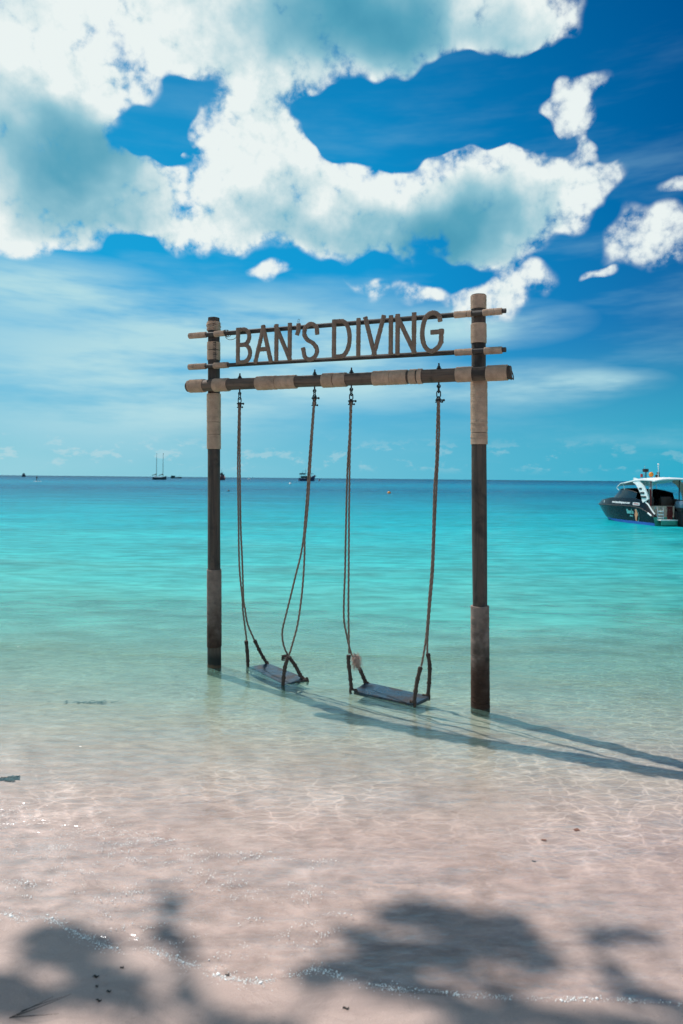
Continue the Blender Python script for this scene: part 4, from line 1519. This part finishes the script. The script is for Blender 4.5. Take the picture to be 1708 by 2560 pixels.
# two-masted sailing yacht
yt = empty('sailing_yacht', (-119.0, 446.3, 0), R(-62))
tag(yt, 'white-topped two-masted sailing yacht at anchor left of the far post', 'yacht')
ship_hull(MB(), 9.0, 3.0, 1.35, 0.7, 0.6, 1.4).build('hull', M['far_dark'], yt, angle=30)
mb = MB()
mb.box((0, -1.2, 1.75), (2.0, 4.2, 0.7), bev=0.15)
mb.box((0, -2.6, 2.1), (1.8, 1.6, 0.9), bev=0.15)
mb.build('cabin', M['white_paint'], yt)
for yy, hh in ((2.3, 17.4), (-1.9, 17.3)):
    mb = MB()
    mb.tube([(0, yy, 1.2), (0, yy, hh)], [0.17, 0.10], 8)
    ms = mb.build('mast', M['spar'], yt)
    mb = MB()
    mb.tube([(0, yy, 3.3), (0, yy - 3.0, 2.75)], 0.08, 6)
    mb.sweep([(0, yy - 0.1, 3.75), (0, yy - 1.2, 3.3), (0, yy - 2.9, 2.95)], lambda i, t_: [(0.35 * (1 - 0.6 * t_) * math.cos(a), 0.28 * (1 - 0.5 * t_) * math.sin(a)) for a in (2 * math.pi * k / 10 for k in range(10))])
    mb.build('furled_sail', M['far_green'], ms)
    mb = MB()
    mb.tube([(-1.4, yy - 0.4, 1.4), (0, yy, hh - 0.6)], 0.018, 4)
    mb.tube([(1.4, yy - 0.4, 1.4), (0, yy, hh - 0.6)], 0.018, 4)
    mb.build('shroud', M['spar'], ms)
# long low fishing boat
fb = empty('fishing_boat', (-218.0, 900.0, 0), R(-82))
tag(fb, 'long low dark fishing boat on the horizon right of the yacht', 'fishing boat')
ship_hull(MB(), 14.0, 3.6, 1.0, 0.9, 0.6, 1.2).build('hull', M['far_dark'], fb, angle=30)
mb = MB()
mb.box((0, -4.1, 2.2), (2.8, 5.0, 2.4), bev=0.1)
mb.box((0, -4.0, 3.55), (3.1, 5.6, 0.18))
ch = mb.build('deckhouse', M['far_green'], fb, smooth=False)
for k in range(4):
    mb = MB()
    mb.box((1.42, -5.9 + 1.15 * k, 2.5), (0.05, 0.7, 0.7))
    mb.build('window', M['glass'], ch, smooth=False)
mb = MB()
mb.tube([(0, 4.2, 1.2), (0, 4.2, 4.6)], 0.09, 6)
mb.tube([(0, 4.2, 2.4), (0, -1.0, 2.7)], 0.08, 6)
mb.build('mast', M['spar'], fb)
# rust-red boat half hidden by the post
rb = empty('trawler', (-82.6, 469.1, 0), R(-20))
tag(rb, 'rust-red boat partly hidden behind the far left post', 'boat')
ship_hull(MB(), 10.0, 3.9, 1.5, 0.9, 0.6, 1.1, 0.9).build('hull', M['far_rust'], rb, angle=30)
mb = MB()
mb.box((0, -0.8, 2.7), (3.2, 4.4, 2.3), bev=0.12)
dk = mb.build('deckhouse', M['far_rust'], rb)
mb = MB()
mb.box((0, -0.8, 3.95), (3.8, 5.2, 0.2))
mb.build('roof', M['far_dark'], rb, smooth=False)
for k in range(3):
    mb = MB()
    mb.box((-1.0 + k, -3.04, 3.05), (0.6, 0.06, 0.7))
    mb.build('window', M['white_paint'], dk, smooth=False)
mb = MB()
mb.box((0.2, 0.2, 4.6), (1.3, 1.3, 1.1), bev=0.1)
mb.tube([(0.2, 0.2, 5.0), (0.2, 0.2, 7.8)], [0.12, 0.05], 6)
mb.build('mast', M['spar'], rb)
# two-deck dive boat
dv = empty('dive_boat', (-23.5, 460.4, 0), R(-68))
tag(dv, 'blue-green double-deck dive boat on the water behind the crossed swing ropes', 'dive boat')
ship_hull(MB(), 11.0, 3.6, 1.6, 1.2, 0.7, 1.8, 0.85, rake=0.7).build('hull', M['far_blue'], dv, angle=30)
mb = MB()
mb.box((0, -1.2, 2.55), (2.6, 5.4, 1.7), bev=0.08)
dk = mb.build('deckhouse', M['far_green'], dv, smooth=False)
for k in range(4):
    mb = MB()
    mb.box((1.33, -3.2 + 1.25 * k, 2.85), (0.06, 0.7, 0.8))
    mb.build('window', M['glass'], dk, smooth=False)
for k in range(3):
    mb = MB()
    mb.box((1.62, -4.2 + 1.1 * k, 1.75), (0.12, 0.5, 0.35), bev=0.05)
    mb.build('fender', M['white_paint'], dv)
mb = MB()
mb.box((0, -0.3, 5.15), (3.4, 9.0, 0.22), bev=0.05)
mb.box((0, -3.1, 4.75), (3.2, 3.2, 0.9), bev=0.05)
rf = mb.build('upper_canopy', M['far_green'], dv, smooth=False)
for yy in (-4.5, -1.4, 1.4, 3.9):
    for s in (-1, 1):
        mb = MB()
        mb.tube([(1.4 * s, yy, 1.9), (1.5 * s, yy, 5.1)], 0.07, 5)
        mb.build('stanchion', M['spar'], rf)
mb = MB()
mb.tube([(0, -0.9, 5.2), (0, -0.9, 8.3)], [0.13, 0.05], 6)
mb.tube([(-0.1, -2.6, 6.9), (-0.1, 0.4, 6.9)], 0.07, 5)
mb.tube([(0, -2.9, 5.2), (0, -2.9, 6.4)], 0.12, 6)
mb.build('mast', M['spar'], dv)
mb = MB()
mb.tube([(0, 6.0, 3.1), (0, 6.9, 3.5)], 0.25, 8)
mb.build('bowsprit', M['spar'], dv)
# boat end-on near the left edge
eb = empty('passenger_boat', (-419.0, 900.0, 0), R(28))
tag(eb, 'small dark boat seen end-on at the far left of the horizon', 'boat')
ship_hull(MB(), 9.0, 5.0, 1.6, 0.5, 0.6, 1.2, 0.95).build('hull', M['far_dark'], eb, angle=30)
mb = MB()
mb.box((0, -0.5, 2.6), (3.7, 5.0, 1.8), bev=0.2)
ck = mb.build('deckhouse', M['far_blue'], eb)
mb = MB()
mb.box((0, -0.2, 4.2), (2.4, 3.2, 1.3), bev=0.2)
mb.build('wheelhouse', M['far_dark'], eb)
for k in range(2):
    mb = MB()
    mb.box((-0.6 + 1.2 * k, -1.83, 4.3), (0.8, 0.06, 0.6))
    mb.build('window', M['glass'], ck, smooth=False)
# small white launch
wl = empty('motor_launch', (-98.5, 725.0, 0), R(80))
tag(wl, 'tiny white launch on the horizon between the far post and the left swing rope', 'launch')
ship_hull(MB(), 4.2, 1.6, 0.7, 0.3, 0.3, 1.2).build('hull', M['white_paint'], wl, angle=30)
mb = MB()
mb.box((0, -0.3, 1.05), (1.1, 1.4, 0.7), bev=0.1)
mb.build('cabin', M['white_paint'], wl)
# buoys
for (x, y, rr, mt, lab) in ((-15.8, 210.5, 0.42, 'white_paint', 'white mooring buoy between the left swing and the dive boat'),
                            (-15.95, 96.5, 0.17, 'far_dark', 'small dark float just right of the far left post'),
                            (6.475, 92.6, 0.24, 'orange', 'small orange float between the ropes of the right swing'),
                            (-16.98, 523.0, 0.75, 'far_rust', 'dark red buoy just right of the dive boat')):
    by = empty('mooring_buoy', (x, y, 0), 0.3)
    tag(by, lab, 'buoy', 'buoys on the water')
    mb = MB()
    mb.ball((0, 0, 0.35 * rr), rr, 14, 10)
    mb.build('float', M[mt], by)
    mb = MB()
    mb.tube([(0, 0, 1.3 * rr), (0, 0, 1.75 * rr)], 0.12 * rr, 6)
    mb.tube([(0.2 * rr * math.cos(a), 0, 1.9 * rr + 0.2 * rr * math.sin(a)) for a in (2 * math.pi * k / 12 for k in range(12))], 0.06 * rr, 5, closed=True)
    mb.build('ring', M['spar'], by)

# ------------------------------------------------------------------ paddler and board
M['skin'] = paint('tanned_skin', (0.10, 0.05, 0.036), 0.6)
M['wetsuit'] = paint('dark_wetsuit', (0.012, 0.016, 0.030), 0.7)
M['hair'] = paint('dark_hair', (0.015, 0.012, 0.012), 0.7)
SUPX, SUPY = -98.4, 220.3
bd = empty('paddleboard', (SUPX, SUPY, 0), R(-28))
tag(bd, 'white stand-up paddleboard far out under the paddler', 'paddleboard')
mb = MB()
vs = []
for i in range(21):
    t_ = i / 20
    y = -1.5 + 3.3 * t_
    wd = 0.39 * max(0.02, (1 - abs(2 * t_ - 0.95) ** 2.6)) ** 0.6
    zr = 0.10 * max(0, t_ - 0.7) ** 2 * 8
    vs.append([(wd * math.cos(a), y, 0.07 + zr + 0.065 * math.sin(a)) for a in (2 * math.pi * k / 12 for k in range(12))])
mb.add([p for r_ in vs for p in r_], [(i * 12 + j, i * 12 + (j + 1) % 12, (i + 1) * 12 + (j + 1) % 12, (i + 1) * 12 + j) for i in range(20) for j in range(12)] + [tuple(range(12)), tuple(range(240, 252))])
mb.build('deck', M['white_paint'], bd)
mb = MB()
mb.box((0, -1.25, -0.05), (0.02, 0.2, 0.2))
mb.build('fin', M['spar'], bd)
pa = empty('person', (SUPX, SUPY, 0.135), R(-40))
tag(pa, 'person in a dark swimsuit standing on the paddleboard holding a paddle', 'person')


def skin_body(name, verts, edges, radii, mt, parent, sub=2):
    me = bpy.data.meshes.new(name)
    me.from_pydata(verts, edges, [])
    ob = bpy.data.objects.new(name, me)
    COL.objects.link(ob)
    ob.modifiers.new('skin', 'SKIN')
    for v, r_ in zip(me.skin_vertices[0].data, radii):
        v.radius = (r_, r_)
    me.skin_vertices[0].data[0].use_root = True
    sb = ob.modifiers.new('sub', 'SUBSURF')
    sb.levels = sub
    sb.render_levels = sub
    dg = bpy.context.evaluated_depsgraph_get()
    m2 = bpy.data.meshes.new_from_object(ob.evaluated_get(dg))
    bpy.data.objects.remove(ob)
    m2.materials.append(mt)
    m2.polygons.foreach_set('use_smooth', [True] * len(m2.polygons))
    o2 = bpy.data.objects.new(name, m2)
    COL.objects.link(o2)
    o2.parent = parent
    return o2


bv = [(0, 0, 0.92), (0, 0.02, 1.12), (0, 0.05, 1.38), (0, 0.06, 1.50), (0, 0.08, 1.62), (0, 0.09, 1.74),
      (-0.10, 0, 0.88), (-0.16, 0.05, 0.48), (-0.17, 0, 0.08), (-0.18, 0.14, 0.03),
      (0.10, 0, 0.88), (0.16, 0.05, 0.48), (0.17, 0, 0.08), (0.18, 0.14, 0.03),
      (-0.19, 0.05, 1.40), (-0.26, 0.20, 1.18), (-0.12, 0.42, 1.24), (-0.08, 0.48, 1.25),
      (0.19, 0.05, 1.40), (0.28, 0.22, 1.16), (0.16, 0.42, 0.98), (0.12, 0.49, 0.95)]
be = [(0, 1), (1, 2), (2, 3), (3, 4), (4, 5), (0, 6), (6, 7), (7, 8), (8, 9), (0, 10), (10, 11), (11, 12), (12, 13), (2, 14), (14, 15), (15, 16), (16, 17), (2, 18), (18, 19), (19, 20), (20, 21)]
br = [0.14, 0.12, 0.14, 0.055, 0.085, 0.09, 0.085, 0.062, 0.042, 0.03, 0.085, 0.062, 0.042, 0.03, 0.055, 0.042, 0.033, 0.028, 0.055, 0.042, 0.033, 0.028]
skin_body('body', bv, be, br, M['skin'], pa)
skin_body('swimsuit', [(0, 0, 0.86), (0, 0.02, 1.12), (0, 0.05, 1.40)], [(0, 1), (1, 2)], [0.19, 0.165, 0.20], M['wetsuit'], pa)
mb = MB()
mb.ball((0, 0.075, 1.735), (0.098, 0.105, 0.10), 12, 8)
mb.build('hair', M['hair'], pa)
pd = empty('paddle', (SUPX, SUPY, 0.135), R(-40))
tag(pd, 'dark paddle held by the standing paddler', 'paddle')
mb = MB()
mb.tube([(-0.10, 0.42, 1.42), (0.22, 0.62, 0.55), (0.36, 0.72, 0.20)], 0.016, 6)
mb.build('shaft', M['spar'], pd)
mb = MB()
mb.sweep([(0.33, 0.70, 0.27), (0.37, 0.73, 0.16), (0.42, 0.76, 0.03), (0.44, 0.78, -0.08)], lambda i, t_: [((0.04, 0.11, 0.12, 0.06)[i] * math.cos(a), 0.012 * math.sin(a)) for a in (2 * math.pi * k / 8 for k in range(8))])
mb.build('blade', M['spar'], pd)

# ------------------------------------------------------------------ tree leaning out over the beach
M['bark'] = wood('tree_bark', (0.05, 0.04, 0.032), (0.14, 0.11, 0.085), 2, 0.9)
m, t, o = mat('tree_leaf')
oi = t.node('ShaderNodeNewGeometry')
lc = t.ramp(t.noise(oi.outputs['Position'], 2.3, 3.0), [(0.35, (0.025, 0.055, 0.012)), (0.65, (0.07, 0.12, 0.03))])
principled(t, o, lc, 0.5)
M['leaf'] = m
tree = empty('overhanging_tree', (-7.6, 0.6, 0.3), 0)
tag(tree, 'leafy beach tree leaning over the water, only its blurred shadow reaching the near sand', 'tree')
TO = Vector((-7.6, 0.6, 0.3))
# ground spot, reach, height, leaves
CL = [(-1.12, 2.84, 0.20, 0.09, 8.2, 230), (-0.98, 2.70, 0.14, 0.09, 8.0, 100), (-1.16, 2.50, 0.30, 0.09, 7.6, 150), (-0.90, 2.55, 0.12, 0.07, 7.8, 70), (-0.796, 3.165, 0.06, 0.05, 8.4, 18), (-0.745, 2.95, 0.07, 0.07, 8.2, 26), (-0.66, 2.85, 0.07, 0.04, 8.3, 16),
      (0.32, 3.10, 0.20, 0.06, 8.4, 170), (0.60, 3.06, 0.22, 0.085, 8.2, 260), (0.08, 2.93, 0.11, 0.045, 8.0, 45), (0.42, 2.84, 0.32, 0.06, 7.9, 190), (0.74, 2.95, 0.14, 0.05, 8.1, 50), (-0.02, 2.66, 0.16, 0.05, 7.7, 40), (0.26, 2.60, 0.26, 0.05, 7.8, 70), (1.20, 2.53, 0.18, 0.05, 7.6, 50), (-0.70, 2.55, 0.16, 0.05, 7.7, 40),
      (-0.35, 2.44, 0.2, 0.04, 7.6, 30), (0.95, 2.42, 0.3, 0.04, 7.6, 40), (1.25, 2.98, 0.26, 0.07, 8.6, 34), (0.95, 2.78, 0.22, 0.05, 8.0, 40), (0.55, 2.43, 0.25, 0.04, 7.5, 30)]
rr_ = random.Random(21)
for k in range(30):
    gx, gy = rr_.uniform(-4.6, 2.4), rr_.uniform(-1.6, 2.15)
    CL.append((gx, gy, rr_.uniform(0.25, 0.5), rr_.uniform(0.15, 0.35), rr_.uniform(6.2, 8.6), 90))
for k in range(150):  # extra unseen foliage, added to cut the sky light on the near sand
    gx, gy = rr_.uniform(-6.5, 5.5), rr_.uniform(-7.5, 2.05)
    CL.append((gx, gy, rr_.uniform(0.5, 0.9), rr_.uniform(0.4, 0.7), rr_.uniform(5.0, 9.0), -70))
ends = []
lf = MB()
for gx, gy, rx, ry, H, nl in CL:
    H += 3.0
    c = Vector((gx - 0.479 * H, gy + 0.419 * H, H))
    ends.append(c)
    big = nl < 0
    subs = [(rr_.gauss(0, 0.5), rr_.gauss(0, 0.5), rr_.gauss(0, 0.5)) for _ in range(5 if nl > 60 else 3)]
    for k in range(int(abs(nl) * 0.78)):
        for _ in range(20):
            a, b, cc = (rr_.gauss(0, 0.5) for _ in range(3))
            if not big:
                sb_ = subs[k % len(subs)]
                a, b, cc = sb_[0] + 0.42 * a, sb_[1] + 0.62 * b, sb_[2] + 0.5 * cc
            if a * a + b * b + cc * cc < 1.1:
                break
        p = c + Vector((a * rx, b * ry, cc * 0.22)) + Vector((-0.479, 0.419, 1.0)) * (cc * 0.15)
        L = rr_.uniform(0.16, 0.26) if big else rr_.uniform(0.09, 0.16)
        q = Euler((rr_.gauss(0, 0.5), rr_.gauss(0, 0.5), rr_.uniform(0, 6.28))).to_matrix()
        pts = [Vector((-L / 2, 0, 0)), Vector((-L * 0.1, L * 0.28, 0.008)), Vector((L * 0.35, L * 0.16, 0.0)), Vector((L / 2, 0, -0.01)), Vector((L * 0.35, -L * 0.16, 0.0)), Vector((-L * 0.1, -L * 0.28, 0.008))]
        lf.add([tuple(p + q @ v - TO) for v in pts], [(0, 1, 2, 3), (0, 3, 4, 5)])
lf.build('crown', M['leaf'], tree, smooth=False)
mb = MB()
trunk = catmull([(0, 0, -0.6), (0.1, 0.3, 2.4), (0.3, 0.9, 5.0), (0.7, 1.9, 7.8), (0.9, 3.2, 10.2)], 0.25)
mb.tube(trunk, lambda i, t_: 0.26 * (1 - 0.6 * t_) + (0.12 * max(0, 0.12 - t_) / 0.12), 14)
tp = Vector(trunk[-1])
hubs = [tp, Vector((1.2, 5.0, 10.9)), Vector((1.8, 6.4, 11.3)), Vector((-1.4, 4.2, 10.3)), Vector((2.2, 2.6, 10.4)), Vector((2.6, 6.9, 11.5))]
for a, b, r0 in ((0, 1, 0.10), (1, 2, 0.075), (0, 3, 0.07), (0, 4, 0.07), (2, 5, 0.05)):
    mid = hubs[a].lerp(hubs[b], 0.5) + Vector((0, 0, 0.12))
    mb.tube(catmull([hubs[a], mid, hubs[b]], 0.2), lambda i, t_, r0=r0: r0 * (1 - 0.35 * t_), 9)
for c in ends:
    e = c - TO
    h = min(hubs, key=lambda q: (q - e).length)
    mid = h.lerp(e, 0.55) + Vector((rr_.gauss(0, 0.1), rr_.gauss(0, 0.1), 0.12))
    mb.tube(catmull([h, mid, e], 0.25), lambda i, t_: 0.022 * (1 - 0.7 * t_), 6)
mb.build('trunk', M['bark'], tree)

# ------------------------------------------------------------------ foam and bubbles at the water's edge
m, t, o = mat('foam_bubbles')
principled(t, o, (0.93, 0.93, 0.90), 0.22, spec=1.0)
M['foam'] = m
BALL = MB().ball((0, 0, 0), 1.0, 7, 5)
bvv = np.array(BALL.v)
bff = BALL.f


def fan_line(pts, n, spread, rlo, rhi, out_, cl=0.35):
    P_ = np.array(pts)
    seg = np.hypot(*np.diff(P_, axis=0).T)
    cum = np.concatenate([[0], np.cumsum(seg)])
    k = 0
    while k < n:
        u = rr_.uniform(0, cum[-1])
        if perlin(np.array([u * 6.0 + pts[0][0] * 3]), np.array([pts[0][1] * 5.0]))[0] < rr_.gauss(-0.05, cl * 0.5):
            k += 0.5
            continue
        x = float(np.interp(u, cum, P_[:, 0])) + rr_.gauss(0, spread)
        y = float(np.interp(u, cum, P_[:, 1])) + rr_.gauss(0, spread)
        out_.append((x, y, rr_.uniform(rlo, rhi) * (0.5 + rr_.random() ** 2)))
        k += 1


bub = []
front = [(x, float(shore_y(x)) + 0.015) for x in np.linspace(-2.0, 1.6, 140)]
fan_line(front, 3600, 0.007, 0.0007, 0.0022, bub)
fan_line(front, 260, 0.010, 0.0022, 0.0046, bub)
fan_line(front[:90], 1600, 0.022, 0.0007, 0.0022, bub)
fan_line([(-1.75, 3.34), (-1.45, 3.28), (-1.2, 3.30)], 220, 0.02, 0.0012, 0.0028, bub)
fan_line([(-1.30, 3.08), (-1.05, 3.17), (-0.85, 3.36), (-0.75, 3.50)], 160, 0.02, 0.001, 0.0026, bub)
for k in range(150):
    x = rr_.uniform(-2.1, -0.1)
    d = rr_.uniform(0.10, 0.85) * (1.0 if x < -0.8 else 0.75)
    if rr_.random() < 0.35:
        d = rr_.uniform(0.45, 0.85)
    y = float(shore_y(x)) + d
    L = rr_.uniform(0.04, 0.26)
    a = R(rr_.gauss(24, 16))
    pts = [(x + L * u * math.cos(a), y + L * u * math.sin(a) + 0.02 * math.sin(5 * u)) for u in (0, 0.5, 1)]
    fan_line(pts, int(L * 230), 0.009, 0.0008, 0.0026, bub)
vs = []
fs = []
for i, (x, y, r_) in enumerate(bub):
    z = max(SEA, float(sand_z(np.array([x]), np.array([y]))[0])) if y - float(shore_y(x)) < 0.02 else SEA
    vs.append(bvv * np.array([r_, r_, r_ * 0.8]) + np.array([x, y, z + r_ * 0.25]))
vs = np.concatenate(vs)
nb = len(bvv)
mb = MB()
mb.v = [tuple(q) for q in vs]
for i in range(len(bub)):
    mb.f.extend([tuple(j + i * nb for j in f_) for f_ in bff])
mb.mi = [0] * len(mb.f)
fo = mb.build('sea_foam', M['foam'], angle=180)
tag(fo, 'thin broken line of white foam bubbles along the edge of the swash', kind='stuff')

# ------------------------------------------------------------------ flotsam on the sand
M['scrap'] = paint('dark_leaf_scrap', (0.018, 0.013, 0.010), 0.7)
M['dead_leaf'] = paint('brown_dead_leaf', (0.20, 0.075, 0.04), 0.7)


def scrap(x, y, L, wd, rot, label, name, mt='scrap', curl=0.06):
    L, wd = L * 0.75, wd * 0.75
    z = float(sand_z(np.array([x]), np.array([y]))[0])
    q = random.Random(int(abs(x * 1000) + abs(y * 100)))
    mb = MB()
    vs = []
    n = 9
    for i in range(n):
        t_ = i / (n - 1)
        ww = wd * math.sin(math.pi * (0.08 + 0.84 * t_)) * q.uniform(0.8, 1.15)
        zz = curl * L * (2 * t_ - 1) ** 2 * 0.35 + 0.002
        for u in (-1, -0.5, 0, 0.5, 1):
            vs.append((L * (t_ - 0.5), ww * u / 2 + 0.004 * math.sin(7 * t_), zz + curl * wd * 0.35 * abs(u) + q.uniform(0, 0.0015)))
    top = len(vs)
    vs += [(a, b, c - 0.0022) for a, b, c in vs]
    fs = []
    for i in range(n - 1):
        for j in range(4):
            a = i * 5 + j
            fs += [(a, a + 1, a + 6, a + 5), (a + top, a + 5 + top, a + 6 + top, a + 1 + top)]
    for i in range(n - 1):
        for j in (0, 4):
            a = i * 5 + j
            fs.append((a, a + 5, a + 5 + top, a + top))
    mb.add(vs, fs)
    ob = mb.build(name, M[mt], None, loc=(x, y, z + 0.001))
    ob.rotation_euler = (0, 0, rot)
    tag(ob, label, 'leaf' if 'leaf' in name else 'debris')
    return ob


scrap(-0.939, 2.66, 0.032, 0.013, 0.1, 'dark leaf scrap, widest of the bits beside the lower left shadow', 'leaf_scrap')
scrap(-0.856, 2.72, 0.020, 0.012, 0.8, 'dark seed-like scrap furthest up the sand towards the foam line', 'seed_pod')
scrap(-0.914, 2.602, 0.014, 0.010, 0.4, 'tiny round dark scrap just below the wide leaf scrap', 'seed_pod')
scrap(-0.86, 2.577, 0.024, 0.010, 0.3, 'thin dark chip at the lower edge of the left shadow', 'wood_chip')
scrap(-0.88, 2.525, 0.030, 0.009, -0.1, 'flat dark chip lowest on the left beside the shadow', 'wood_chip')
scrap(-0.432, 2.695, 0.024, 0.011, 0.7, 'dark chip lying right on the foam line', 'wood_chip')
scrap(0.035, 2.515, 0.032, 0.010, 0.1, 'dark chip at the bottom edge in the middle of the beach', 'wood_chip')
scrap(1.361, 3.897, 0.050, 0.034, 0.9, 'brown dead leaf on the sea bed right of the right post reflection', 'dead_leaf', 'dead_leaf')
scrap(1.14, 3.78, 0.040, 0.020, 0.2, 'smaller reddish dead leaf left of the brown one under water', 'dead_leaf', 'dead_leaf')
scrap(1.022, 3.56, 0.030, 0.010, 0.05, 'dark sliver under the shallow water below the dead leaves', 'wood_chip')
# dry twig half in the shadow at the lower left
tw = MB()
q = random.Random(9)
z0 = float(sand_z(np.array([-1.08]), np.array([2.50]))[0])
for k in range(4):
    a = q.uniform(-0.15, 0.75)
    L = q.uniform(0.06, 0.26)
    b = Vector((q.gauss(0, 0.02), q.gauss(0, 0.015), 0.006))
    tw.tube(catmull([b, b + Vector((L * 0.5 * math.cos(a), L * 0.5 * math.sin(a), 0.014)), b + Vector((L * math.cos(a + 0.2), L * math.sin(a + 0.2), 0.006))], 0.03), lambda i, t_: 0.0016 * (1 - 0.7 * t_), 5)
two = tw.build('dry_twig', M['scrap'], None, loc=(-1.16, 2.435, z0))
tag(two, 'spray of thin dark twigs on the shaded sand in the lower left corner', 'twig')

# ------------------------------------------------------------------ dark weed lying on the sea bed
M['weed'] = paint('dark_weed', (0.020, 0.030, 0.022), 0.8, vary=0.4, scale=20)


def weed(x, y, L, wd, rot, n, label):
    q = random.Random(int(L * 1000))
    z = float(sand_z(np.array([x]), np.array([y]))[0])
    mb = MB()
    for k in range(n):
        a = q.gauss(0, 0.35)
        b = Vector((q.gauss(0, L * 0.3), q.gauss(0, wd * 0.3), 0.002))
        l_ = q.uniform(0.3, 0.6) * wd * 2
        pts = catmull([b, b + Vector((l_ * 0.5 * math.cos(a), l_ * 0.5 * math.sin(a), 0.012 * q.random())), b + Vector((l_ * math.cos(a * 2), l_ * math.sin(a * 2), 0.004))], 0.03)
        mb.sweep(pts, lambda i, t_: [(0.002, 0.0), (0.0, 0.011 * (1 - 0.6 * t_)), (-0.002, 0.0), (0.0, -0.011 * (1 - 0.6 * t_))])
    ob = mb.build('seaweed', M['weed'], None, loc=(x, y, z + 0.002))
    ob.rotation_euler = (0, 0, rot)
    tag(ob, label, 'seaweed', 'weed on the sea bed')


weed(-2.25, 6.08, 0.36, 0.06, 0.05, 22, 'dark streak of weed on the sea bed left of the far post')
weed(-2.17, 4.47, 0.10, 0.035, 0.2, 60, 'dark clump of weed under shallow water at the left edge')
